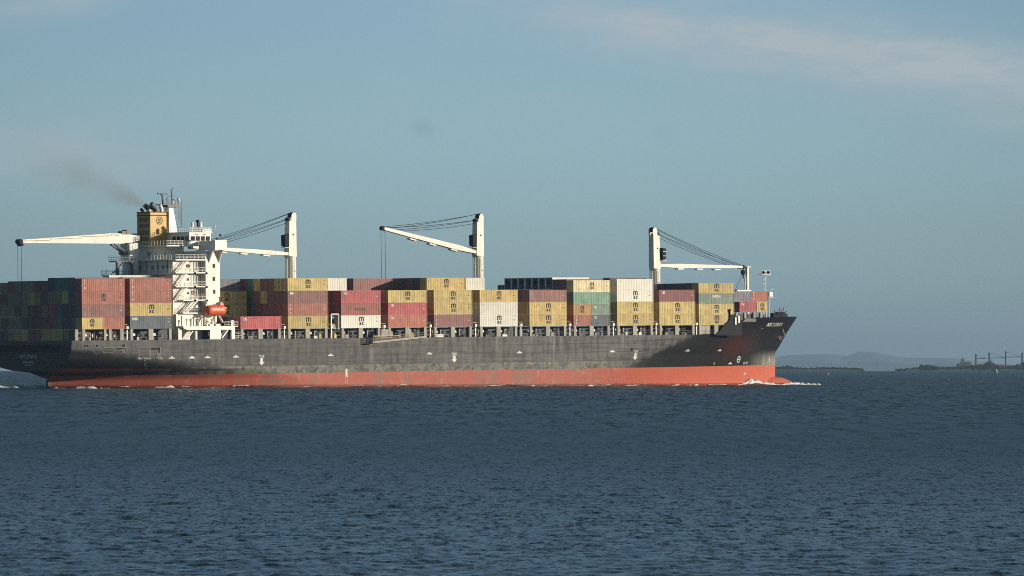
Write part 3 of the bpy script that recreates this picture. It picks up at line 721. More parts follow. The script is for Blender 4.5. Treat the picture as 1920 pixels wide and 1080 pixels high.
mb = MB(); mb.rail([(44.2, -15.9, 10.4), (46.2, -15.9, 10.4)], 1.6, .9, .04, 4); mb.rail([(41.5, -15.6, 13.45), (45.4, -15.6, 13.45)], 1.0, .9, .04, 3); mb.build('railing', M['white'], accom)
# davits
mb = MB()
for x in (37.0, 41.3):
    mb.beam((x, -13.6, 15.9), (x, -15.2, 14.2), .35, .35); mb.beam((x, -13.2, 18.9), (x, -14.9, 18.7), .3, .35); mb.tube((x, -14.9, 18.6), (x, -14.9, 18.2), .06)
px_, pz_ = at(418.5, 566, -14.4)
mb.build('davit', M['white'], accom)
mb = MB(); mb.tube((px_, -14.5, 18.2), (px_-.1, -14.5, pz_+.9), .13); mb.sphere((px_-.1, -14.6, pz_+1.1), .2, .2, .2, 8, 5); mb.build('davit_post', M['redgear'], accom)
# lifeboat: closed capsule
lbm = MB(); NL, NR = 22, 16; x0, x1, zc = 36.15, 42.05, 17.05
for i in range(NL+1):
    q = i/NL; t = 2*q-1; r = (1-abs(t)**7)**.5; x = x0+(x1-x0)*q
    for k in range(NR):
        a = 2*math.pi*k/NR; cy, cz = math.cos(a), math.sin(a)
        yy = 1.15*r*math.copysign(abs(cy)**.75, cy); zz = (1.15 if cz > 0 else 1.25)*max(r, .15)*math.copysign(abs(cz)**.8, cz)
        lbm.v.append((x, -15.1+yy, zc+zz))
for i in range(NL):
    for k in range(NR):
        a, b = i*NR+k, i*NR+(k+1) % NR; lbm.f.append((a, a+NR, b+NR, b))
lifeboat = empty('lifeboat', SHIP); tag(lifeboat, 'orange enclosed lifeboat hanging beside the white superstructure', 'lifeboat')
lbm.build('boat_hull', M['orange'], lifeboat, True)
mb = MB(); mb.tube((36.5, -16.0, zc), (41.6, -16.0, zc), .1, n=6); mb.build('fender_strip', M['redgear'], lifeboat)
for q in (38.4, 39.3, 40.4, 41.2):
    mb = MB(); mb.box(q, q+.42, -16.13, -15.95, zc+.42, zc+.72); mb.build('boat_window', M['letter'], lifeboat)
mb = MB(); mb.box(40.2, 41.2, -15.6, -14.6, zc+1.0, zc+1.5); mb.build('steering_cupola', M['orange'], lifeboat)

# funnel ------------------------------------------------------------------
fz0, fz1 = 31.9, 39.6
mb = MB(); q = [(30.5, -2.45), (35.2, -2.45), (36.4, -1.2), (36.4, 1.2), (35.2, 2.45), (30.5, 2.45)]
mb.prism([(a, b, fz0) for a, b in q], (0, 0, fz1-fz0)); funnel = mb.build('funnel', M['funnel'], ship)
mb = MB(); mb.prism([(a+(.06 if a > 33 else -.06), b*1.03, fz1-.75) for a, b in q], (0, 0, .18)); mb.prism([(a+(.08 if a > 33 else -.08), b*1.04, fz1+.002) for a, b in q], (0, 0, .16)); mb.build('funnel_band', M['dark'], funnel)
mb = MB(); mb.box(35.9, 36.5, -2.6, 2.6, fz0, fz1+.3); mb.build('funnel_casing', M['clean_white'], funnel)
lx, lz = at(299, 413.5, -2.45); fn = lambda a, c: (a, -2.49, c)
mb = MB(); ring(mb, lx, lz, .92, .17, fn, 28); put_text(mb, 'm', lx, lz-.02, .95, fn, .02, 0, 1.05); put_text(mb, 'sc', lx, lz-.55, .75, fn, .015, 0, 1.1); mb.build('funnel_emblem', M['black'], funnel)
mb = MB()
for k in range(4):
    for j in range(2):
        mb.box(30.42, 30.498, -1.9+j*2.0, -.3+j*2.0, 33.0+k*1.5, 34.0+k*1.5)
mb.build('funnel_louvre', paint('louvre_grey', (.16, .13, .10), .6, .2), funnel)
for i, (xo, yo, r, h) in enumerate(((31.6, -.9, .42, 1.2), (32.5, .5, .6, 1.6), (33.6, -.7, .62, 1.9), (34.4, .8, .45, 1.4), (31.0, .9, .35, .8))):
    mb = MB(); mb.tube((xo, yo, fz1), (xo, yo, fz1+h*.55), r, n=12); mb.tube((xo, yo, fz1+h*.5), (xo-h*.75, yo, fz1+h*1.05), r, r*.96, n=12)
    mb.build('exhaust_pipe', M['dark'] if i != 2 else M['grey'], funnel)
mb = MB(); mb.tube((35.1, -1.0, fz1), (34.6, -1.0, fz1+1.9), .42, n=12); mb.sphere((31.0, -1.5, fz1+.4), .5, .5, .4, 10, 6); mb.build('exhaust_pipe', M['clean_white'], funnel)
# main mast ---------------------------------------------------------------
mb = MB(); mx = 38.6
mb.quadbox([(37.2, -1.3, 34.9), (39.4, -1.3, 34.9), (39.4, 1.3, 34.9), (37.2, 1.3, 34.9), (37.3, -.7, 41.4), (38.5, -.7, 41.4), (38.5, .7, 41.4), (37.3, .7, 41.4)])
mmast = mb.build('main_mast', M['white'], ship)
mb = MB(); mb.box(35.0, 40.4, -1.6, 1.6, 41.4, 41.58); mb.rail([(40.4, -1.6, 41.5), (35.0, -1.6, 41.5)], 1.0, .8, .045, 2); mb.box(36.5, 39.5, -1.4, 1.4, 40.9, 41.39); mb.build('mast_platform', M['grey'], mmast)
mb = MB(); mb.tube((35.9, -.5, 41.5), (35.6, -.5, 43.6), .3, .18); mb.box(35.3, 36.0, -.8, -.2, 43.6, 43.85); mb.build('radar_pedestal', M['grey'], mmast)
mb = MB(); mb.beam((32.9, -2.2, 43.98), (38.4, 1.2, 43.98), .35, .24); mb.build('radar_scanner', M['grey'], mmast)
mb = MB(); mb.tube((38.8, 0, 41.5), (38.8, 0, 44.8), .12); mb.tube((38.0, 0, 43.5), (39.6, 0, 43.5), .07); mb.tube((38.3, 0, 44.9), (39.3, 0, 45.2), .06); mb.tube((38.8, 0, 44.7), (39.2, 0, 45.5), .05); mb.build('antenna_pole', M['grey'], mmast)
for a_, b_, c_ in ((37.2, -.6, 43.4), (36.6, .6, 42.9), (37.9, .9, 43.0)): mb = MB(); mb.tube((a_, b_, 41.5), (a_, b_, c_), .08); mb.build('antenna_whip', M['grey'], mmast)
mb = MB()
for p in ((39.9, -1.2, 42.2), (40.3, -.6, 42.7), (39.5, .5, 42.5), (38.0, -1.2, 42.0)): mb.sphere(p, .35, .35, .42, 10, 6)
for p in ((39.9, -1.2), (40.3, -.6), (39.5, .5)): mb.tube((*p, 41.5), (*p, 42.6), .07)
mb.build('antenna_dome', M['white'], mmast)
mb = MB(); mb.ladder((40.6, -.9, 35), (40.2, -.9, 41.5), (1, 0, 0), .6, .55, .06); mb.rail([(40.9, -.9, 36), (40.9, -.9, 36.01)], 5.6, 1, .05, 6)
for k in range(5): mb.box(39.0, 40.9, -1.1, -.6, 36.2+k*1.15, 36.28+k*1.15)
mb.build('mast_ladder', M['grey'], mmast)

# ------------------------------------------------------------------ deck cranes
def crane(label, cx, zring, ztop, root, tip, hoist_to, cab_side, seed, jib_h=(1.05, .6), head=True):
    mb = MB(); r = 1.3
    mb.tube((cx, 0, 10.3), (cx, 0, zring-.15), r, r, n=20)
    mb.tube((cx, 0, zring-.15), (cx, 0, zring+.1), r+.14, r+.14, n=20)
    d = Vector((tip[0]-root[0], tip[1]-root[1], 0)).normalized(); s = Vector((-d.y, d.x, 0)); up = Vector((0, 0, 1)); c = Vector((cx, 0, 0))
    def q(a, b, z): return tuple(c + d*a + s*b + up*z)
    w0, w1 = 1.18, 1.06; v0, v1 = .92, .84
    mb.quadbox([q(-w0, -v0, zring+.1), q(w0, -v0, zring+.1), q(w0, v0, zring+.1), q(-w0, v0, zring+.1), q(-w1-.1, -v1, ztop-2.0), q(w1-.15, -v1, ztop-2.0), q(w1-.15, v1, ztop-2.0), q(-w1-.1, v1, ztop-2.0)])
    # head: cheek plates
    for b in (-.8, .65): mb.prism([q(-1.2, b, ztop-2.0), q(.3, b, ztop-2.0), q(.15, b, ztop-.5), q(-.3, b, ztop), q(-1.0, b, ztop-.1), q(-1.3, b, ztop-.7)], tuple(s*.15))
    for zz in (ztop-6.5, zring-3.2):
        pass
    col = mb.build('deck_crane', M['cream'], ship)
    mb = MB(); mb.tube(q(-.55, -.7, ztop-.6), q(-.55, .7, ztop-.6), .62, n=14); mb.tube(q(.75, -.6, ztop-1.6), q(.75, .6, ztop-1.6), .42, n=12); mb.build('sheave', M['dark'], col)
    mb = MB(); 
    for zz in (ztop-5.2, zring-3.5):
        for sg in (-1, 1):
            mb.tube((cx+.2, sg*.7, zz), (cx+.2, sg*(.93 if zz > zring else 1.33), zz), .2, n=10)
    mb.build('access_hole', M['dark'], col)
    # jib: two tapered box girders joined by cross members
    mb = MB(); p, t = Vector(root), Vector(tip); ax_ = (t-p); n_up = s.cross(ax_).normalized()
    if n_up.z < 0: n_up = -n_up
    for b in (-.62, .62):
        a0 = p + s*b; a1 = t + s*b*.55; m0 = a0.lerp(a1, .22)
        mb.beam(a0, m0, .42, .62, .42, jib_h[0]); mb.beam(m0, a1, .42, jib_h[0], .34, jib_h[1])
    for k in range(1, 9):
        a = p.lerp(t, k/9); w = .62-.28*k/9; mb.beam(a-s*w, a+s*w, .3, .4)
    jib = mb.build('jib', M['cream'], col)
    for k in (.22, .45, .66):
        mb = MB(); a = p.lerp(t, k) - n_up*(jib_h[0]*.5+.25); b = p.lerp(t, k+.07) - n_up*(jib_h[0]*.5+.2); mb.beam(a, b, 1.2, .3)
        mb.build('jib_walkway', M['cream'], jib)
    mb = MB(); tt = Vector(tip)
    for o_ in (0, -.9): mb.tube(tt+ax_.normalized()*(.35+o_)-s*.5, tt+ax_.normalized()*(.35+o_)+s*.5, .5, n=14)
    mb.build('jib_sheave', M['dark'], jib)
    for a, b, e, zo in ((-.55, -.45, 0, -.05), (-.55, .4, .06, .1), (.75, -.35, .03, -1.55), (.75, .35, .12, -1.5), (.6, 0, .17, -2.3)):
        mb = MB(); A = Vector(q(a, b, ztop+zo)); B_ = t.lerp(p, e) + n_up*.4 + s*b*.6
        n = 10; pr = A
        for k in range(1, n+1):
            x_ = k/n; nx = A.lerp(B_, x_) - Vector((0, 0, .35*4*x_*(1-x_))); mb.tube(pr, nx, .058, n=5, cap=False); pr = nx
        mb.build('luffing_cable', M['cable'], col)
    if hoist_to is not None:
        for o_ in (.75, -.55):
            mb = MB(); a = t + ax_.normalized()*o_; mb.tube(a, (a.x+.1, a.y, hoist_to), .05, n=5); mb.build('hoist_cable', M['cable'], col)
    mb = MB(); mb.quadbox([q(1.45, -.3+cab_side, zring+2.2), q(2.5, -.3+cab_side, zring+2.4), q(2.5, 1.2+cab_side, zring+2.4), q(1.45, 1.2+cab_side, zring+2.2), q(1.35, -.3+cab_side, zring+5.2), q(2.6, -.3+cab_side, zring+5.0), q(2.6, 1.2+cab_side, zring+5.0), q(1.35, 1.2+cab_side, zring+5.2)])
    cab = mb.build('operator_cab', M['dark'], col)
    mb = MB()
    for a, z in ((1.5, 3.2), (1.5, 4.3)): mb.beam(q(1.45, -.34+cab_side, zring+z), q(2.6, -.34+cab_side, zring+z), .06, .12)
    mb.beam(q(1.3, .4+cab_side, zring+2.1), q(2.7, .4+cab_side, zring+2.1), 1.7, .1); mb.build('cab_frame', M['cream'], cab)
    mb = MB(); mb.ladder((cx-1.6, -.5, 12), (cx-1.6, -.5, zring-.5), (0, 1, 0), .55, .5, .05); mb.ladder((cx+.1, -1.6, 12), (cx+.1, -1.6, zring-.5), (1, 0, 0), .5, .5, .035); mb.build('ladder', M['white'], col)
    return col
def zat(u, v): return at(u, v, 0)[1]
crane('', 74.3, zat(546, 481), zat(546, 398.5), (74.2, 0, zat(548, 476.5)), (44.6, 0, zat(362, 463.0)), None, 0, 1)
crane('', 133.4, zat(898, 480), zat(898, 401), (133.0, 0, zat(898, 474)), (103.2, 0, zat(722, 428.5)), 20.0, 0, 2, (1.25, .7))
crane('', 192.45, zat(1230, 504), zat(1226, 426.5), (193.5, 0, zat(1237, 498)), (222.6, 0, zat(1391, 500.5)), None, -1.2, 3)
# hydraulic crane abaft the superstructure
mb = MB(); cx = 26.9
mb.tube((cx, 0, 10.3), (cx, 0, 26.5), 1.45, n=20); mb.tube((cx, 0, 26.5), (cx, 0, 32.6), 1.65, n=20); mb.box(cx-1.9, cx-.2, -1.7, 1.7, 28.2, 32.4)
c1 = mb.build('deck_crane', M['cream'], ship); c1.data.materials[0] = M['white']
mb = MB(); y0 = -.7
prof = [at(u, v, 0) for u, v in ((258, 442.5), (246, 440.5), (222, 438), (205, 437.5), (150, 441.5), (90, 446), (37, 449.5), (37, 456), (90, 456), (150, 456.5), (205, 457), (228, 456.5), (258, 451.5))]
mb.prism([(a, y0, c) for a, c in prof], (0, 1.4, 0)); jib1 = mb.build('jib', M['cream'], c1)
mb = MB()
for a, c in zip(prof[2:6], prof[3:7]): mb.tube((a[0], y0-.06, a[1]-.55), (c[0], y0-.06, c[1]-.3), .06, n=5)
mb.build('jib_pipe', M['beige'], jib1)
mb = MB(); a = at(36, 453, 0); mb.tube((a[0], -.8, a[1]), (a[0], .8, a[1]), .55, n=14); mb.tube((a[0]+.3, -.8, a[1]-.7), (a[0]+.3, .8, a[1]-.7), .35, n=12); mb.build('jib_sheave', M['dark'], jib1)
mb = MB(); a = at(233, 435.5, 0); mb.box(a[0]-1.2, a[0]+1.0, -.8, .8, a[1]-.5, a[1]+.25); mb.tube((a[0]+.4, -.9, a[1]+.1), (a[0]+.4, .9, a[1]+.1), .5, n=12); mb.build('winch', M['grey'], jib1)
mb = MB(); a, b = at(211, 458, 0), at(252, 487, 0)
for yy in (-.75, .75): mb.tube((a[0], yy, a[1]), (b[0], yy, b[1]), .24, n=10); mb.tube((a[0]+2.6, yy, a[1]-1.95), (b[0], yy, b[1]), .38, n=10)
mb.prism([(a[0]-.7, -.5, a[1]+.1), (a[0]+.9, -.5, a[1]+.1), (a[0]+.1, -.5, a[1]+1.7)], (0, 1, 0)); mb.build('luffing_cylinder', M['grey'], c1)
for o_ in (33.2, 39.8):
    a = at(o_, 458, 0); mb = MB(); mb.tube((a[0], 0, a[1]), (a[0], 0, 20), .05, n=5); mb.build('hoist_cable', M['cable'], c1)
mb = MB(); a, b = at(213, 489, -1), at(246, 489, -1); z = a[1]
mb.box(a[0]-.3, b[0], -2.4, .4, z-.25, z); mb.rail([(b[0], -2.4, z), (a[0]-.3, -2.4, z), (a[0]-.3, .4, z)], 1.1, .9, .05, 3)
z2 = at(213, 515.5, -1)[1]; mb.box(a[0]+.1, a[0]+.7, -2.2, -1.6, z2, z-.25); mb.box(b[0]-.9, b[0]-.3, -2.2, -1.6, z2, z-.25)
c_ = at(200, 515.5, -1); mb.box(c_[0]-.4, b[0]+2, -2.4, .4, z2-.25, z2); mb.rail([(b[0], -2.4, z2), (c_[0]-.4, -2.4, z2), (c_[0]-.4, .4, z2)], 1.1, .9, .05, 3)
mb.beam((c_[0]+.6, -2.0, z2), (a[0]+2.4, -2.0, z-.1), .5, .15); mb.build('crane_platform', M['grey'], c1)
# fore crane's boom rest with hook block
mb = MB(); x0, z0 = at(1401.5, 548, 0); zt = at(1401.5, 499.5, 0)[1]
mb.box(x0-.3, x0+.3, -.3, .3, 13.2, zt); mb.box(x0-1.0, x0-.8, -.1, .1, z0-2, zt-2.6); mb.tube((x0+.2, .8, zt), (x0+1.6, 1.2, 13.3), .14); mb.box(x0-.9, x0+.6, -.7, .7, zt-.25, zt)
mb.build('boom_rest', M['cream'], ship)
mb = MB(); hx, hz = at(1393, 510.5, 0); mb.sphere((hx, 0, hz), .72, .45, .72, 14, 8); mb.tube((hx, 0, hz), (hx+.2, 0, hz+1.4), .09); mb.tube((hx+.1, 0, hz-.6), (hx+.1, 0, hz-1.5), .14); hook = mb.build('hook_block', M['dark'], ship)
mb = MB(); a = at(1379, 543, 0); b = at(1408, 543, 0); mb.tube((hx, 0, hz), (a[0], 0, a[1]), .06, n=5); mb.tube((hx, 0, hz), (b[0]-1.8, 0, b[1]), .06, n=5); mb.build('sling', M['cable'], hook)
mb = MB(); a = at(1377, 547, 0); b = at(1403, 543, 0); mb.box(a[0], b[0], -1.1, 1.1, a[1]-.2, b[1]-.1); mb.build('spreader', M['clean_white'], hook)

# ------------------------------------------------------------------ containers
CW = 2.438
_cm = {}
def container_mesh(Lc, Hc, reefer=False):
    key = (Lc, Hc, reefer)
    if key in _cm: return _cm[key]
    mb = MB(); p = .16
    for x in (0, Lc-p):
        for y in (0, CW-p): mb.box(x, x+p, y, y+p, 0, Hc)
    for z0, z1 in ((0.0, .16), (Hc-.11, Hc-.003)):
        for y in (.004, CW-.104): mb.box(p+.001, Lc-p-.001, y, y+.1, z0, z1)
        for x in (.004, Lc-.104): mb.box(x, x+.1, p+.001, CW-p-.001, z0, z1)
    def wall(axis, fixed, sign, a0, a1, pitch, dep):
        n = max(2, int(round((a1-a0)/pitch))); pts = []
        for k in range(n):
            s0 = a0+(a1-a0)*k/n; w = (a1-a0)/n
            pts += [(s0, 0), (s0+w*.36, 0), (s0+w*.5, dep), (s0+w*.86, dep)]
        pts.append((a1, 0)); b = len(mb.v)
        for s_, d_ in pts:
            for z in (.1, Hc-.06):
                mb.v.append((s_, fixed+sign*d_, z) if axis == 'x' else (fixed+sign*d_, s_, z))
        for k in range(len(pts)-1): mb.f.append((b+2*k, b+2*k+2, b+2*k+3, b+2*k+1))
    dep = .012 if reefer else .036
    wall('x', .03, 1, p*.5, Lc-p*.5, .55, dep); wall('x', CW-.03, -1, p*.5, Lc-p*.5, .55, dep); wall('y', Lc-.04, -1, p*.5, CW-p*.5, .35, .03)
    b = len(mb.v); mb.v += [(.05, .05, Hc-.03), (Lc-.05, .05, Hc-.03), (Lc-.05, CW-.05, Hc-.03), (.05, CW-.05, Hc-.03)]; mb.f.append((b, b+1, b+2, b+3))
    b = len(mb.v); mb.v += [(.05, .05, .06), (Lc-.05, .05, .06), (Lc-.05, CW-.05, .06), (.05, CW-.05, .06)]; mb.f.append((b+3, b+2, b+1, b))
    me = mb.mesh('shipping_container')
    dm = []
    if not reefer:
        for k in range(2):
            d = MB(); y0 = p + .005 + k*(CW/2-p); y1 = y0 + CW/2-p-.012
            d.box(.045, .085, y0, y1, .17, Hc-.115); dm.append(d.mesh('door'))
        rods = MB()
        for y in (.42, .92, 1.50, 2.0):
            rods.tube((.02, y, .14), (.02, y, Hc-.1), .028, n=5); rods.box(.0, .045, y-.12, y+.12, 1.0, 1.06)
        dm.append(rods.mesh('lock_rod'))
    else:
        d = MB(); d.box(.05, .09, p+.005, CW-p-.005, .17, Hc-.115); d.box(.0, .049, .35, 2.1, .25, .95); dm.append(d.mesh('cooling_unit'))
        d = MB(); d.tube((.0, 1.22, 1.75), (.048, 1.22, 1.75), .62, n=18); d.tube((-.03, 1.22, 1.75), (.0, 1.22, 1.75), .2, n=10); dm.append(d.mesh('fan'))
    _cm[key] = (me, dm); return _cm[key]
def mat_mesh(me, mat, _c={}):
    k = (me.name, mat.name)
    if k not in _c:
        m2 = me.copy(); m2.materials.clear(); m2.materials.append(mat); _c[k] = m2
    return _c[k]
_logo = {}
def emblem_m(mb, cx, z0, s, fn):
    """broad rounded letter m, three stems under two arches"""
    w, r = .135*s, .37*s
    for k, x in enumerate((-2*r*.86, 0, 2*r*.86)):
        b = len(mb.v); mb.v += [fn(cx+x-w, z0), fn(cx+x+w, z0), fn(cx+x+w, z0+.78*s), fn(cx+x-w, z0+.78*s)]; mb.f.append((b, b+1, b+2, b+3))
    for k, x in enumerate((-r*.86, r*.86)):
        b = len(mb.v); n = 10
        for i in range(n+1):
            t = math.pi*i/n
            for q in (r*.86-w, r*.86+w): mb.v.append(fn(cx+x+q*math.cos(t), z0+.78*s+q*math.sin(t)*.9))
        for i in range(n): a = b+2*i; mb.f.append((a, a+1, a+3, a+2))
def logo_mesh(kindname, Lc, Hc):
    key = (kindname, Lc, Hc)
    if key in _logo: return _logo[key]
    mb = MB(); fn = lambda a, c: (a, -.006, c); cx = Lc*.5; k = 1.0
    if kindname.startswith('msc'):
        cx = Lc*(.51 if Lc > 8 else .48); zc = Hc*.5
        s = .94 if kindname != 'msc_small' else .78
        emblem_m(mb, cx, zc+.05*s, s, fn); put_text(mb, 's', cx-.38*s, zc-.82*s, 1.42*s, fn, .05, 0, 1.05); put_text(mb, 'c', cx+.40*s, zc-.82*s, 1.42*s, fn, .05, 0, 1.05)
    elif kindname.startswith('left:'):
        put_text(mb, kindname[5:], 1.35 if Lc > 8 else 1.1, Hc*.68, .8, fn, .03, 0, .8)
    elif kindname.startswith('mid:'):
        put_text(mb, kindname[4:], Lc*.5, Hc*.62, .78, fn, .03, 0, 1.0)
    elif kindname.startswith('dark:'):
        put_text(mb, kindname[5:], Lc*.48, Hc*.40, .85, fn, .05, 0, .95)
    elif kindname.startswith('vert:'):
        tx = kindname[5:]; n = len(tx)
        for i, ch in enumerate(tx): put_text(mb, ch, .85 if Lc > 8 else .9, Hc*.80 - i*Hc*.6/max(n-1, 1), .5, fn, .03, 0, 1.0)
    elif kindname == 'flag':
        b = len(mb.v); mb.v += [fn(.7, Hc*.7), fn(1.75, Hc*.74), fn(1.75, Hc*.84), fn(1.0, Hc*.9), fn(.7, Hc*.93)]; mb.f.append((b, b+1, b+2, b+3, b+4))
    elif kindname == 'disc':
        mb.prism([(.8*0+1.1+.3*math.cos(t), -.006, Hc*.72+.3*math.sin(t)) for t in np.linspace(0, 2*math.pi, 14)[:-1]], (0, -.01, 0))
    # small data panel at the forward end of every box side that carries a mark
    if Lc > 8 and not kindname.startswith(('flag', 'disc')):
        for i in range(2): put_text(mb, '45G1' if i else 'U', Lc-1.15, Hc*(.78-.28*i), .26, fn, .01)
    _logo[key] = mb.mesh('lettering'); return _logo[key]
INK = {'msc': 'black', 'msc_small': 'black', 'dark': 'faded'}
TIERW = ['bottom', 'second', 'third', 'fourth', 'fifth']
BAYW = ['aftmost bay', 'bay just abaft the superstructure'] + ['%s bay ahead of the superstructure' % w for w in ('first', 'second', 'third', 'fourth', 'fifth', 'sixth', 'seventh', 'eighth', 'ninth', 'tenth', 'eleventh', 'twelfth')]
ROWW = ['outermost row', 'second row inboard', 'third row inboard', 'fourth row inboard', 'fifth row inboard', 'sixth row inboard', 'seventh row inboard', 'eighth row inboard', 'ninth row inboard', 'tenth row inboard', 'eleventh row inboard', 'twelfth row inboard', 'thirteenth row inboard']
COLW = {'salmon': 'salmon red', 'brick': 'brick red', 'mauve': 'dusky pink', 'sage': 'grey green', 'slate': 'slate blue', 'gold': 'golden yellow'}
used = set(); GROUP = 'shipping containers stacked on the cargo ship'
def container(x, y, z, colour, Lc=12.192, Hc=2.896, mark=None, label='', reefer=False, doors=True, logo_mat=None):
    me, dm = container_mesh(Lc, Hc, reefer)
    o = new_obj('shipping_container', mat_mesh(me, BOX[colour])); o.matrix_world = SHIP @ Matrix.Translation((x, y, z))
    assert label not in used, label
    used.add(label); tag(o, label, 'container', GROUP)
    if doors:
        for i, d in enumerate(dm):
            if reefer: nm, mt = ('cooling_unit', BOX['navy']) if i == 0 else ('fan', M['dark'])
            else: nm, mt = ('door', BOX[colour]) if i < 2 else ('lock_rod', M['rod'])
            new_obj(nm, mat_mesh(d, mt), o)
    if mark:
        mt = M[logo_mat] if logo_mat else M[INK.get(mark.split(':')[0], 'letter')]
        new_obj('lettering', mat_mesh(logo_mesh(mark, Lc, Hc), mt), o)
    return o
def row_y(r): return -16.0 + 2.49*r
def mark_word(mark):
    if not mark: return ''
    if mark.startswith('msc'): return ' with black letters'
    if mark.startswith('dark'): return ' with faded dark name'
    if mark.startswith('vert'): return ' with upright white letters'
    if mark == 'flag': return ' with white flag mark'
    if mark == 'disc': return ' with small corner disc'
    return ' with small white letters'
def stack(bay, row, tiers, doors=True, base=None, dx=0.0, first=0):
    """tiers bottom up: (colour, mark, height) or a pair of twenty-foot boxes"""
    z = BAYZ[bay] if base is None else base; x = BAYX[bay] + dx
    for i, t in enumerate(tiers):
        if t is None: z += 2.92; continue
        twin = isinstance(t, list); hh = 2.896
        for k, e in enumerate(t if twin else [t]):
            colour, mark = e[0], e[1] if len(e) > 1 else None; hh = e[2] if len(e) > 2 else (2.591 if twin else 2.896)
            end = (' aft half' if k == 0 else ' fore half') if twin else ''
            lab = '%s container, %s tier%s, %s, %s' % (COLW.get(colour, colour), TIERW[i+first], end, ROWW[row], BAYW[bay])
            container(x + k*6.13, row_y(row), z, colour, 6.058 if twin else 12.192, hh, mark, lab, doors=doors and k == 0)
        z += hh + .025
S_ = 2.591
stack(0, 0, [[('yellow', 'msc_small'), ('salmon', None)], ('mauve', 'vert:I2'), ('salmon', 'msc_small'), ('salmon', 'vert:KLIN')])
stack(1, 0, [('slate', 'left:MAER'), ('yellow', 'msc'), ('salmon', 'vert:KLIN'), ('salmon', 'vert:KLIN', S_)])
stack(2, 0, [('red', 'left:CAI')])
stack(3, 0, [('yellow', 'msc'), ('salmon', 'vert:TEX'), ('mauve', 'flag'), ('yellow', 'msc')])
stack(4, 0, [('white', 'msc'), ('brick', 'dark:SEA STAR'), ('red', 'left:CAI')])
stack(5, 0, [('coral', 'left:CAI'), ('red', 'left:DS'), ('yellow', 'msc')])
stack(6, 0, [('mauve', 'vert:TEX'), ('yellow', 'msc'), ('yellow', 'msc')])
stack(7, 0, [('white', 'msc'), ('white', 'left:MSK'), ('gold', 'msc')])
stack(8, 0, [('gold', 'msc'), ('gold', 'msc'), ('mauve', 'vert:TRIT')])
stack(9, 0, [[('salmon', 'vert:TEX'), ('slate', 'left:CS')], [('orange', 'msc_small'), ('sage', 'disc')], ('green', None), ('cream', 'msc_small')])
stack(10, 0, [('gold', 'msc'), ('yellow', 'msc'), ('white', 'msc'), ('white', 'left:H', S_)])
stack(11, 0, [('yellow', 'msc'), ('yellow', 'msc'), ('maroon', 'left:UES')])
stack(12, 0, [('yellow', 'msc', S_), ('yellow', 'msc', S_), ('sage', 'mid:CAPITAL', S_), ('yellow', 'msc', S_)])
# bow block of short boxes
for lab, u0, v, y, colour, mk, Lc in (('grey twenty-foot container, upper tier at the bow, beside the boom rest', 1376.7, 565.6, -10.9, 'grey', None, 6.058), ('salmon red twenty-foot container, upper tier at the bow, foremost box', 1408.3, 565.6, -10.9, 'salmon', 'vert:GVC', 6.058),
        ('red twenty-foot container with white letters, lower tier at the bow', 1387, 585.5, -11.0, 'red', 'left:CAI', 6.058), ('short yellow container with faint letters, lower tier at the bow', 1419, 585.5, -11.0, 'gold', 'msc_small', 4.0)):
    x, z = at(u0, v, y); container(x, y, z, colour, Lc, S_, mk, lab)
xb_, zb_ = at(1400, 586, -11)
for k, x in enumerate((206.6, 209.8, 212.8, 216.0, 218.4)):
    mb = MB(); mb.box(x, x+.7, -11.0, -10.4, 11.5, zb_-.02); mb.build('support_pillar', M['beige'], ship)
mb = MB(); mb.box(205.2, 218.8, -9.2, 9.2, 11.5, zb_-.3); mb.build('hatch_coaming', M['navygrey'], ship)
mb = MB(); mb.box(206.5, 218.5, -10.6, -9.4, 11.5, 12.9); mb.build('deck_gear', M['grey'], ship)
# fore end gear seen in front of the foremost full bay
mb = MB(); x, z = at(1317, 620, -15.6); mb.box(x-1.2, x+2.6, -15.7, -15.0, 10.4, BAYZ[12]-.05); mb.build('deck_locker', M['beige'], ship)
mb = MB(); a, b = at(1341, 609, -15.9), at(1366, 598, -15.9); mb.beam((a[0], -15.6, a[1]-1.0), (b[0]+3, -15.0, b[1]+.8), .4, .5); mb.box(b[0]+1, b[0]+4.0, -15.2, -14.2, b[1]-2.6, b[1]+.6); mb.tube((b[0]+1.2, -15.2, b[1]), (b[0]+1.2, -15.2, b[1]+2.0), .15); mb.sphere((b[0]+1.2, -15.2, b[1]+2.0), .4, .4, .3, 8, 5); mb.build('deck_gear', M['dark'], ship)
# inner rows seen through the gaps between the bays and above lower stacks
rr = random.Random(21)
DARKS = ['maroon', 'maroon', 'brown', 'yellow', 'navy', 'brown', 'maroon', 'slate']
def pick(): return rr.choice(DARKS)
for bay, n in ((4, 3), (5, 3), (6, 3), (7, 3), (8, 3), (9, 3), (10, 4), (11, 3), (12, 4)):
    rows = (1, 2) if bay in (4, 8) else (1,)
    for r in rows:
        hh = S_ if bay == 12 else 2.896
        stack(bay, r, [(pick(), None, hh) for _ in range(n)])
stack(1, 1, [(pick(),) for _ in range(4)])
# stern faces of the second bay ahead of the superstructure
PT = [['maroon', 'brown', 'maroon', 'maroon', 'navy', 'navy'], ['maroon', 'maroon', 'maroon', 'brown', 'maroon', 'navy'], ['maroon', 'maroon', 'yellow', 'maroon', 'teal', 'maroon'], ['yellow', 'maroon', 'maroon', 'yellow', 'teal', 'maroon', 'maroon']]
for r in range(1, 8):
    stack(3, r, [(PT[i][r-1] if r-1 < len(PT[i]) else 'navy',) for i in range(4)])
# boxes standing behind the low outer stack
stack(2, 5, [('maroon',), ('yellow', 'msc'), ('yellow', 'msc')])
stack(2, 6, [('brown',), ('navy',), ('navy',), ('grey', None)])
stack(2, 1, [('brown',)])
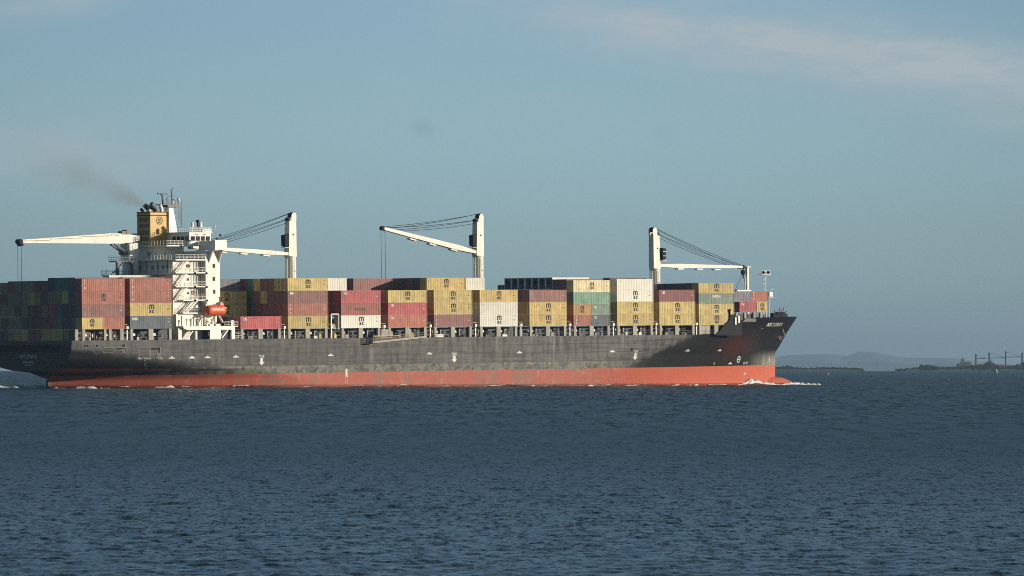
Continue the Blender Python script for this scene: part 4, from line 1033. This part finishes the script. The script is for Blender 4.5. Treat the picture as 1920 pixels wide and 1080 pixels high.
# upper boxes set back from the side
def upper(bay, row, colour, mark=None, tw=None, H_=2.896, dz=0.0, reefer=False):
    z = BAYZ[bay] + 3*2.921 + dz
    lab = '%s container%s, top tier, %s, %s' % (COLW.get(colour, colour) if not reefer else 'refrigerated white', '', ROWW[row], BAYW[bay])
    container(BAYX[bay], row_y(row), z, colour, 6.058 if tw else 12.192, H_, mark, lab, reefer=reefer)
upper(4, 2, 'white', 'left: ', 1)
for r, c in ((5, 'mauve'), (6, 'brown')): upper(5, r, c)
upper(6, 1, 'gold', 'msc')
for r, c in ((2, 'navy'), (3, 'maroon'), (4, 'brown'), (5, 'shadedyellow')): upper(6, r, c)
upper(7, 2, 'white', None, 1)
for r, c in ((1, 'maroon'), (2, 'brown')): upper(9, r, c, dz=-.33)
for r in range(3, 10): upper(9, r, 'white', None, None, 2.896, .16, True)
upper(9, 10, 'brown', None, None, S_, -1.2)
for r, c in ((2, 'brown'), (3, 'brown'), (4, 'navy'), (5, 'maroon'), (6, 'brown')):
    container(BAYX[12], row_y(r), BAYZ[12]+3*2.616-.01*r, c, 12.192, S_, None, '%s container, top tier, %s, %s' % (c, ROWW[r], BAYW[12]))
container(BAYX[1]+.0, row_y(3), BAYZ[1]+4*2.8-1.9, 'white', 12.192, 2.896, None, 'white container showing its top edge above the bay just abaft the superstructure')
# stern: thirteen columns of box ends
PS = ['maroon', 'brown', 'shadedyellow', 'slate', 'brick', 'shadedyellow', 'maroon', 'brown', 'yellow', 'shadedyellow']
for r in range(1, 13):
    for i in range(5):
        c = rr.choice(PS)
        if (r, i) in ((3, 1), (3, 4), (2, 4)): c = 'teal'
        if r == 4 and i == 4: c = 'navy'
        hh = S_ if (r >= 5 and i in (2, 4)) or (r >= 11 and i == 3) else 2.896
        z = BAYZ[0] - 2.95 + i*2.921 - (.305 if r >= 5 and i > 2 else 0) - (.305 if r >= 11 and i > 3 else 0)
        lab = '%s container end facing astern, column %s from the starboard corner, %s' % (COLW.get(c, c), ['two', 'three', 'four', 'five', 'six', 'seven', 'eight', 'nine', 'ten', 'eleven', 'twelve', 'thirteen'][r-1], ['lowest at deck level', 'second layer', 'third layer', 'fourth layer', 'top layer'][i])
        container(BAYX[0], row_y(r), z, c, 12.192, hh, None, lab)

# ------------------------------------------------------------------ sea
def wave_field():
    rg = np.random.default_rng(5); comps = []
    for lam in np.geomspace(0.30, 5.0, 58):
        th = R(205) + rg.normal(0, R(42)); k = 2*math.pi/lam
        slope = 0.080*min(1.0, (lam/1.2)**0.25)*min(1.0, (0.9/lam)**1.15)
        comps.append((lam, k*math.cos(th+R(90)), k*math.sin(th+R(90)), slope/k, rg.uniform(0, 6.28)))
    return comps
_wx = np.linspace(-20, 250, 271); _wb = np.array([half_b(min(x, 240), -PITCH*x) if 3 < x < 236 else 0.0 for x in _wx])
def wash(X, Y):
    """the ship's own waves: water heaped at the bow and lapping along the side"""
    dx, dy = X-ORG.x, Y-ORG.y; xs = dx*cT+dy*sT; d = -(-dx*sT+dy*cT) - np.interp(xs, _wx, _wb)
    on = np.clip((xs+30)/30, 0, 1)*np.clip((246-xs)/8, 0, 1)*(d > -6)
    dd = np.maximum(d, 0)
    w_ = (.20*np.sin(xs*.40+.6*np.sin(xs*.07)+1) + .16*np.sin(xs*.155+.4) + .10*np.sin(xs*.93+2))*np.exp(-(dd/7)**2)
    w_ = w_ + 0.75*np.exp(-((xs-226)/8)**2)*np.exp(-dd/3.2) - .35*np.exp(-((xs-211)/6)**2)*np.exp(-dd/4)
    return w_*on
def build_sea():
    r = [95.0]
    while r[-1] < 40000: r.append(r[-1] + (2.2 if 1210 < r[-1] < 1480 else max(.11, r[-1]**2*0.95e-5) if r[-1] < 9000 else 1500.0))
    r = np.array(r); dense = np.arange(-7.2, 7.2001, .0165)
    coarse = np.concatenate([np.linspace(-180, -7.6, 60), dense, np.linspace(7.6, 180, 60)])
    a = np.radians(coarse); nr, na = len(r), len(a)
    X = r[:, None]*np.sin(a)[None, :]; Y = r[:, None]*np.cos(a)[None, :]
    Z = np.zeros_like(X); dr = np.gradient(r)[:, None]; da = (r[:, None]*np.gradient(a)[None, :])
    for lam, kx, ky, amp, ph in wave_field():
        kr = np.abs(kx*np.sin(a)+ky*np.cos(a))[None, :]; ka = np.abs(kx*np.cos(a)-ky*np.sin(a))[None, :]
        fade = np.clip(1.6 - kr*dr/1.3, 0, 1)*np.clip(1.6 - ka*da/1.3, 0, 1)
        p = kx*X+ky*Y+ph
        Z += amp*fade*(np.sin(p) + .22*np.cos(2*p))
    gust = .78 + .22*np.sin(X*.021+Y*.006+1)*np.sin(Y*.013+2) + .12*np.sin(X*.05-Y*.017)
    Z = Z*gust + wash(X, Y) - (X**2+Y**2)/(2*RE)
    me = bpy.data.meshes.new('sea'); nv = nr*na
    co = np.stack([X, Y, Z], -1).astype(np.float32).reshape(-1)
    i, j = np.meshgrid(np.arange(nr-1), np.arange(na-1), indexing='ij'); q = (i*na+j).reshape(-1)
    fc = np.stack([q, q+na, q+na+1, q+1], -1)[:, ::-1].astype(np.int32).reshape(-1); nf = len(q)
    me.vertices.add(nv); me.vertices.foreach_set('co', co); me.loops.add(nf*4); me.loops.foreach_set('vertex_index', fc)
    me.polygons.add(nf); me.polygons.foreach_set('loop_start', np.arange(0, nf*4, 4, dtype=np.int32)); me.polygons.foreach_set('loop_total', np.full(nf, 4, dtype=np.int32))
    me.polygons.foreach_set('use_smooth', np.ones(nf, dtype=bool)); me.update(calc_edges=True)
    m, t, b = base_mat('sea_water')
    tc = t.n('ShaderNodeTexCoord').outputs['Object']
    b.inputs['Base Color'].default_value = (0.010, 0.026, 0.030, 1); b.inputs['IOR'].default_value = 1.333
    big = t.noise(t.scale(tc, (.012, .005, 0)), 1.0, 3.0)
    t.lk(t.mix(t.smooth(big, .35, .65), (0.004, 0.020, 0.026), (0.007, 0.029, 0.032)), b.inputs['Base Color'])
    # wavelets too small for the mesh: tilt the facets directly so that far water keeps its slopes
    def tilt(sc, amt, det=2.0):
        nd = t.n('ShaderNodeTexNoise'); t.lk(t.scale(tc, sc), nd.inputs['Vector']); nd.inputs['Scale'].default_value = 1.0; nd.inputs['Detail'].default_value = det; nd.inputs['Roughness'].default_value = .6
        v = t.vadd(nd.outputs['Color'], (-.5, -.5, -.5)); return t.scale(v, (amt, amt, 0.0))
    gust = t.smooth(t.noise(t.scale(tc, (.02, .008, 0)), 1.0, 3.0), .3, .7, .75, 1.15)
    dist = t.m('SQRT', t.add(t.m('POWER', t.sep(tc)[0], 2.0), t.m('POWER', t.sep(tc)[1], 2.0)))
    farw = t.smooth(dist, 180.0, 900.0)
    t.lk(t.smooth(dist, 110.0, 360.0, .235, .375), b.inputs['Roughness'])
    tl = t.vadd(tilt((6.0, 6.0, 1), 0.85), tilt((2.2, 2.2, 1), 0.55))
    tf = t.n('ShaderNodeVectorMath', operation='SCALE'); t.lk(tilt((.32, .32, 1), 1.0), tf.inputs[0]); t.lk(farw, tf.inputs['Scale'])
    tl = t.vadd(tl, tf.outputs[0])
    # crests of far wave groups, which line up into streaks down the wind
    midw = t.mul(t.smooth(dist, 105.0, 190.0), t.smooth(dist, 420.0, 800.0, 1.0, 0.0))
    def crests(sx, sy, amt):
        n_ = t.noise(t.scale(tc, (sx, sy, 1)), 1.0, 3.0, .65); return t.mul(t.sub(n_, .5), amt)
    cy_ = t.mul(t.add(crests(1.1, .07, 2.2), crests(.4, .03, 1.5)), farw)
    cm_ = t.mul(t.add(crests(5.2, 1.1, 1.1), crests(2.0, .38, .75)), midw)
    tl = t.vadd(tl, t.comb(0.0, t.add(cy_, cm_), 0.0))
    tg = t.n('ShaderNodeVectorMath', operation='SCALE'); t.lk(tl, tg.inputs[0]); t.lk(gust, tg.inputs['Scale'])
    nn = t.vadd(t.n('ShaderNodeNewGeometry').outputs['Normal'], tg.outputs[0])
    nz_ = t.n('ShaderNodeVectorMath', operation='NORMALIZE'); t.lk(nn, nz_.inputs[0]); t.lk(nz_.outputs[0], b.inputs['Normal'])
    me.materials.append(m); return kind(new_obj('sea', me), 'structure')
sea_o = build_sea()

# foam: crests along the hull, the wake and small whitecaps
foam_m, t, b = base_mat('foam_white'); b.inputs['Base Color'].default_value = (0.74, 0.75, 0.72, 1); b.inputs['Roughness'].default_value = 0.8
fn_ = t.noise(t.n('ShaderNodeTexCoord').outputs['Object'], 3.0, 5.0, .7)
t.lk(t.mix(t.smooth(fn_, .35, .6), (0.55, 0.58, 0.57), (0.86, 0.86, 0.83)), b.inputs['Base Color'])
def foam_strip(V, Fc, p, q, width, height, seed, cut=.5):
    """ragged breaking crest from world point p to q"""
    rg = np.random.default_rng(seed); p, q = np.array(p, float), np.array(q, float); d = q-p; ln = np.hypot(*d); d /= ln; n_ = np.array([-d[1], d[0]])
    ns = max(8, int(ln/.22)); nt = 7
    env = np.interp(np.linspace(0, 1, ns), np.linspace(0, 1, 9), np.concatenate([[0], rg.uniform(.25, 1.0, 7), [0]]))
    fine = rg.uniform(.0, 1.5, (ns, nt)); 
    for _ in range(3): fine = (fine + np.roll(fine, 1, 0) + np.roll(fine, -1, 0))/3
    fine = .86*fine + .14*rg.uniform(.2, 1.3, (ns, nt)); b = len(V)
    for i in range(ns):
        wob = .5*width*math.sin(i*.37+seed)
        for k in range(nt):
            s = (k/(nt-1))*2-1; xy = p + d*ln*(i/(ns-1)) + n_*(s*width*(.4+.6*env[i])+wob*.4) + rg.normal(0, .05, 2)
            h = height*env[i]*(1-s*s)*fine[i, k] - .12
            V.append((xy[0], xy[1], h + drop(np.hypot(*xy)) + .05 + float(wash(xy[0], xy[1]))))
    for i in range(ns-1):
        for k in range(nt-1): a = b+i*nt+k; Fc.append((a, a+nt, a+nt+1, a+1))
def ship_xy(x, y): w_ = SHIP @ Vector((x, y, -PITCH*x)); return (w_.x, w_.y)
def foam_obj(name, strips):
    V, Fc = [], []
    for s in strips: foam_strip(V, Fc, *s)
    me = bpy.data.meshes.new(name); me.from_pydata(V, [], Fc); me.update(); me.materials.append(foam_m)
    for p in me.polygons: p.use_smooth = True
    return kind(new_obj(name, me), 'stuff')
def side_pt(u, off=.5):
    x, z = hull_at(u, 722)
    return ship_xy(x, -half_b(x, -PITCH*x)-off)
st = []
st.append((ship_xy(239.5, -1.8), ship_xy(246.5, -4.5), .9, .85, 1)); st.append((ship_xy(241, -1.2), ship_xy(248.0, -3.0), 1.1, .75, 2)); st.append((ship_xy(238, -3.0), ship_xy(244, -5.8), .6, .6, 17))
st.append((side_pt(1384, .3), side_pt(1428, .9), .9, 1.5, 3)); st.append((side_pt(1396, .9), side_pt(1448, 1.4), 1.0, 1.0, 4)); st.append((side_pt(1345, .3), side_pt(1390, .5), .45, .55, 5)); st.append((side_pt(1432, 1.0), ship_xy(241.5, -3.2), .7, .9, 6)); st.append((side_pt(1440, 1.8), ship_xy(243, -4.4), .6, .5, 7))
bow = foam_obj('bow_wave', st)
st = []
for i, (u0, u1, w_, h_) in enumerate(((1240, 1330, .35, .5), (1282, 1310, .5, .8), (1200, 1262, .3, .32), (1080, 1112, .4, .65), (1115, 1200, .28, .3), (965, 1002, .4, .6), (1000, 1085, .25, .28), (860, 960, .25, .25), (735, 850, .25, .25), (585, 618, .4, .45), (600, 735, .22, .22), (430, 480, .35, .35), (280, 326, .5, .7), (330, 430, .25, .24), (480, 590, .22, .2), (205, 280, .3, .25), (1320, 1390, .4, .5))):
    st.append((side_pt(u0), side_pt(u1), w_, h_, 20+i))
for i, (u0, u1, v, w_, h_) in enumerate(((-40, 40, 725.6, .9, .6), (15, 86, 725.2, .8, .75), (138, 184, 727.4, .7, .75), (95, 140, 727.0, .4, .3), (-20, 60, 722.5, .6, .3), (108, 130, 722.5, .5, .4), (184, 210, 727, .5, .3))):
    st.append((sea(u0, v), sea(u1, v), w_, h_, 60+i))
foam_obj('wake_foam', st)

# ------------------------------------------------------------------ far shore, hills, second ship, buoys
def far_mat(name, c1_, c2_, sc):
    m, t, b = base_mat(name); n = t.noise(t.n('ShaderNodeTexCoord').outputs['Object'], sc, 4.0, .6)
    t.lk(t.mix(n, c1_, c2_), b.inputs['Base Color']); b.inputs['Roughness'].default_value = .9; return m
hill_m = far_mat('hill_cover', (0.05, 0.06, 0.035), (0.13, 0.12, 0.08), .004)
def ridge(name, dist, depth, prof, seed, mat, rough):
    rg = np.random.default_rng(seed); us = np.linspace(prof[0][0], prof[-1][0], 220); vs = np.interp(us, [p[0] for p in prof], [p[1] for p in prof])
    nz = np.convolve(rg.normal(0, 1, 240), np.ones(21)/21, 'valid')[:220]*rough; nz += np.convolve(rg.normal(0, 1, 224), np.ones(5)/5, 'valid')[:220]*rough*.3
    mb = MB(); nd = 12
    for j in range(nd+1):
        s = j/nd; dd = dist + depth*(s-.5)
        for u, v, q in zip(us, vs, nz):
            hgt = CAM_H + (Y0-v)/FPX*dist - drop(dist); k = math.sin(math.pi*s)**.8*(1+.18*math.sin(u*.05+s*9+seed))/(1.18 if s != .5 else 1)
            if abs(s-.5) < .01: k = 1.0
            mb.v.append(((u-960)/FPX*dd*1.0, dd, drop(dist) - 2 + (hgt+2)*k + q*k))
    for j in range(nd):
        for i in range(219): a = j*220+i; mb.f.append((a, a+1, a+221, a+220))
    o = mb.build(name, mat, None, True); return kind(o, 'structure')
ridge('hills', 38000, 5000, [(1395, 690), (1440, 672), (1480, 666), (1545, 663), (1590, 667), (1612, 659), (1640, 660), (1690, 670), (1740, 671), (1790, 671), (1850, 680), (1960, 690), (2100, 694)], 3, hill_m, 2.5)
ridge('hills', 30000, 2500, [(1380, 694), (1430, 685), (1500, 678), (1580, 681), (1650, 676), (1700, 683), (1780, 681), (1900, 690), (2000, 694)], 8, hill_m, 2.0)
shore_m = far_mat('shore_ground', (0.03, 0.035, 0.022), (0.06, 0.055, 0.04), .03)
ridge('far_shore', 6900, 260, [(1380, 694), (1440, 690.5), (1500, 692), (1550, 691), (1600, 693), (1630, 696.5)], 5, shore_m, .3)
ridge('far_shore', 7000, 300, [(1672, 696.5), (1700, 692.5), (1760, 690), (1800, 690), (1880, 690), (1960, 688), (2150, 688)], 6, shore_m, .3)
leaf_m = far_mat('far_foliage', (0.028, 0.038, 0.02), (0.06, 0.065, 0.035), .15)
def far_trees():
    rg = np.random.default_rng(11); V, Fc = [], []
    def crown(u, vt, dist, wpx, n):
        hgt = (Y0-vt)/FPX*dist + CAM_H; w = wpx/FPX*dist; z0 = drop(dist)+1.0; x0 = (u-960)/FPX*dist
        for _ in range(n):
            dirv = rg.normal(size=3); dirv /= np.linalg.norm(dirv); rr_ = rg.uniform(.2, 1)**.5
            c = np.array([x0+dirv[0]*w*.5*rr_, dist+dirv[1]*w*.5*rr_, z0+(hgt-z0)*(.5+.5*dirv[2]*rr_)])
            e1, e2 = rg.normal(size=3)*.9, rg.normal(size=3)*.9; b = len(V); V.extend([tuple(c+e1), tuple(c+e2), tuple(c-e1*.6-e2*.6)]); Fc.append((b, b+1, b+2))
    lst = []
    for u in np.arange(1400, 1618, 3.1): lst.append((u+rg.normal(0, 1), np.interp(u, [1400, 1455, 1478, 1495, 1520, 1545, 1600, 1620], [689, 689.5, 688, 690.5, 691, 689.5, 691.5, 693])+rg.normal(0, .6), 6900, 6))
    for u, v in ((1470, 688), (1476, 686.8), (1481, 687), (1488, 688.5), (1493, 689.5), (1600, 690.3), (1607, 691)): lst.append((u, v, 6880, 8))
    for u in np.arange(1684, 1990, 3.2): lst.append((u+rg.normal(0, 1), np.interp(u, [1680, 1720, 1745, 1800, 1900, 1990], [694, 690, 688.5, 689, 688.5, 687])+rg.normal(0, .6), 6980, 6))
    for u, v, w in ((1727, 683.5, 6), (1732, 685.5, 7), (1737, 684, 6), (1743, 684, 6), (1749, 685.5, 7), (1754, 686, 7), (1824, 684, 12), (1836, 683, 12), (1846, 681, 12), (1852, 677, 12), (1857, 674.5, 11), (1862, 680, 10), (1870, 685, 10), (1908, 683, 10), (1916, 678, 12), (1924, 674, 14), (1935, 678, 14)): lst.append((u, v, 6750, w))
    for u, v, d_, w in lst: crown(u, v, d_, w, 120)
    me = bpy.data.meshes.new('far_trees'); me.from_pydata(V, [], Fc); me.update(); me.materials.append(leaf_m); return kind(new_obj('far_trees', me), 'stuff')
far_trees()
def bulk_carrier():
    D = 7600.0; px = D/FPX
    root = empty('bulk_carrier', Matrix.Translation(((1797-960)*px, D, drop(D)))); tag(root, 'distant hazy bulk carrier with four tall crane masts behind the low wooded shore', 'ship')
    def X(u): return (u-1797)*px
    def Z(v): return CAM_H+(Y0-v)*px-drop(D)
    hm = paint('far_hull', (0.10, 0.07, 0.07), .6, .2); wm = paint('far_grey', (0.20, 0.19, 0.18), .6, .2); cm = paint('far_crane', (0.05, 0.055, 0.05), .6, .2)
    mb = MB(); mb.prism([(X(1796), 0, -3), (X(1795), 0, Z(684.5)), (X(1826), 0, Z(684.5)), (X(1828), 0, Z(686.5)), (X(1962), 0, Z(685.8)), (X(1975), 0, Z(683)), (X(1968), 0, -3)], (0, 26, 0)); mb.build('hull', hm, root)
    mb = MB(); mb.box(X(1797), X(1822), 2, 24, Z(686), Z(681.5)); mb.box(X(1803), X(1820), 4, 22, Z(681.6), Z(678.2)); mb.box(X(1804), X(1809), 8, 18, Z(678.3), Z(672)); mb.tube((X(1807), 12, Z(673)), (X(1807), 12, Z(668.5)), .5); mb.build('superstructure', wm, root)
    tops = ((1831, 664), (1856, 661), (1887, 658.6), (1918, 661), (1948, 661))
    for (u, v) in tops[:4]:
        mb = MB(); mb.box(X(u)-.9, X(u)+.9, 11, 14, Z(687), Z(v)); c = mb.build('crane_mast', cm, root)
        u2 = {1831: 1851, 1856: 1886, 1887: 1916, 1918: 1946}[u]; vj = {1831: 672.3, 1856: 671.3, 1887: 669.6, 1918: 669}[u]
        mb = MB(); mb.beam((X(u), 12.5, Z(vj)), (X(u2), 12.5, Z(vj-.4)), 1.2, .9); mb.build('jib', cm, c)
        mb = MB(); mb.tube((X(u), 12.5, Z(v+1)), (X(u2), 12.5, Z(vj-.6)), .22, n=5); mb.build('stay_cable', cm, c)
    mb = MB()
    for u in (1842, 1872, 1902, 1934): mb.box(X(u)-8, X(u)+8, 5, 21, Z(687.2), Z(683.6 if u < 1890 else 684.5))
    mb.build('hatch_cover', wm, root)
bulk_carrier()
def buoy(name, u, v, hpx, col, dark, label, wpx):
    x, d = sea(u, v); px = d/FPX; z = drop(d); root = empty(name, Matrix.Translation((x, d, z))); tag(root, label, 'buoy')
    h = hpx*px; w = wpx*px
    mb = MB(); mb.tube((0, 0, -.6), (0, 0, h*.22), w*.55, w*.5, n=14); mb.build('float', dark, root)
    mb = MB(); mb.tube((0, 0, h*.22), (0, 0, h*.85), w*.42, w*.26, n=10); mb.tube((0, 0, h*.8), (0, 0, h), w*.14, n=8); mb.build('tower', dark, root)
    mb = MB(); mb.prism([(-w*.1, -w*.46, h*.8), (w*.12, -w*.42, h*.8), (w*.34, -w*.5, h*.12), (w*.12, -w*.56, h*.12)], (0, -.06, 0)); mb.build('sunlit_strip', col, root)  # white strip painted in for the sunlit side of the buoy
gdark = paint('buoy_green', (0.008, 0.05, 0.04), .4, .2); rdark = paint('buoy_red', (0.42, 0.10, 0.04), .4, .2)
buoy('channel_buoy', 1867.5, 696.2, 9.5, M['clean_white'], gdark, 'dark green channel buoy with its sunlit side painted as a white slant, on the right', 7)
buoy('channel_buoy', 1552.3, 700.6, 5.5, M['clean_white'], rdark, 'small orange and white buoy on open water near the bow', 3)

# ------------------------------------------------------------------ exhaust smoke
def smoke():
    a = SHIP @ Vector((31.5, 0, 41.2)); u_, v_ = 45, 285
    x, z = at(u_, v_, 2); bq = SHIP @ Vector((x, 2, z)); d = bq-a; ln = d.length; dx = d.normalized(); up = Vector((0, 0, 1)); sy = up.cross(dx).normalized(); sz = dx.cross(sy)
    mb = MB(); n, nr = 14, 14
    for i in range(n+1):
        s = i/n; r = 1.2 + 12.5*s**.8
        for k in range(nr): t_ = 2*math.pi*k/nr; mb.v.append((s*ln, r*math.cos(t_), r*.8*math.sin(t_)))
    for i in range(n):
        for k in range(nr): p, q = i*nr+k, i*nr+(k+1) % nr; mb.f.append((p, q, q+nr, p+nr))
    mb.f.append(tuple(range(nr))[::-1]); mb.f.append(tuple(range(n*nr, n*nr+nr)))
    m = bpy.data.materials.new('exhaust_smoke'); m.use_nodes = True; t = NT(m.node_tree); m.node_tree.nodes.remove(m.node_tree.nodes['Principled BSDF'])
    out = m.node_tree.nodes['Material Output']; pv = t.n('ShaderNodeVolumePrincipled'); t.lk(pv.outputs[0], out.inputs['Volume'])
    tc = t.n('ShaderNodeTexCoord').outputs['Object']; x_, y_, z_ = t.sep(tc)
    s_ = t.mul(x_, 1/ln); rad = t.add(1.2, t.mul(t.m('POWER', t.m('MAXIMUM', s_, 0.0), .8), 12.5))
    rr_ = t.m('DIVIDE', t.m('SQRT', t.add(t.mul(y_, y_), t.mul(t.mul(z_, z_), 1.56))), rad)
    nz = t.noise(t.scale(tc, (.16, .22, .22)), 1.0, 4.0, .6)
    core = t.smooth(t.add(rr_, t.mul(t.sub(.5, nz), 1.3)), .1, .85, 1.0, 0.0)
    dens = t.mul(core, t.add(t.smooth(s_, 0.0, .32, .15, .021), 0.0)); dens = t.mul(dens, t.smooth(s_, .55, 1.0, 1.0, 0.0))
    t.lk(dens, pv.inputs['Density']); pv.inputs['Color'].default_value = (0.55, 0.42, 0.29, 1)
    m.cycles.volume_step_rate = 2.0 if hasattr(m, 'cycles') and hasattr(m.cycles, 'volume_step_rate') else 1.0
    o = mb.build('smoke', m); o.matrix_world = Matrix(((dx.x, sy.x, sz.x, a.x), (dx.y, sy.y, sz.y, a.y), (dx.z, sy.z, sz.z, a.z), (0, 0, 0, 1))); kind(o, 'stuff')
smoke()

# ------------------------------------------------------------------ haze
mb = MB(); mb.box(-9000, 9000, -400, 42000, -170, 200)
hz = bpy.data.materials.new('haze'); hz.use_nodes = True; t = NT(hz.node_tree); hz.node_tree.nodes.remove(hz.node_tree.nodes['Principled BSDF'])
pv = t.n('ShaderNodeVolumePrincipled'); pv.inputs['Density'].default_value = 4.2e-5; pv.inputs['Color'].default_value = (0.55, 0.78, 1.0, 1); pv.inputs['Anisotropy'].default_value = 0.3
t.lk(pv.outputs[0], hz.node_tree.nodes['Material Output'].inputs['Volume'])
kind(mb.build('haze', hz), 'stuff')
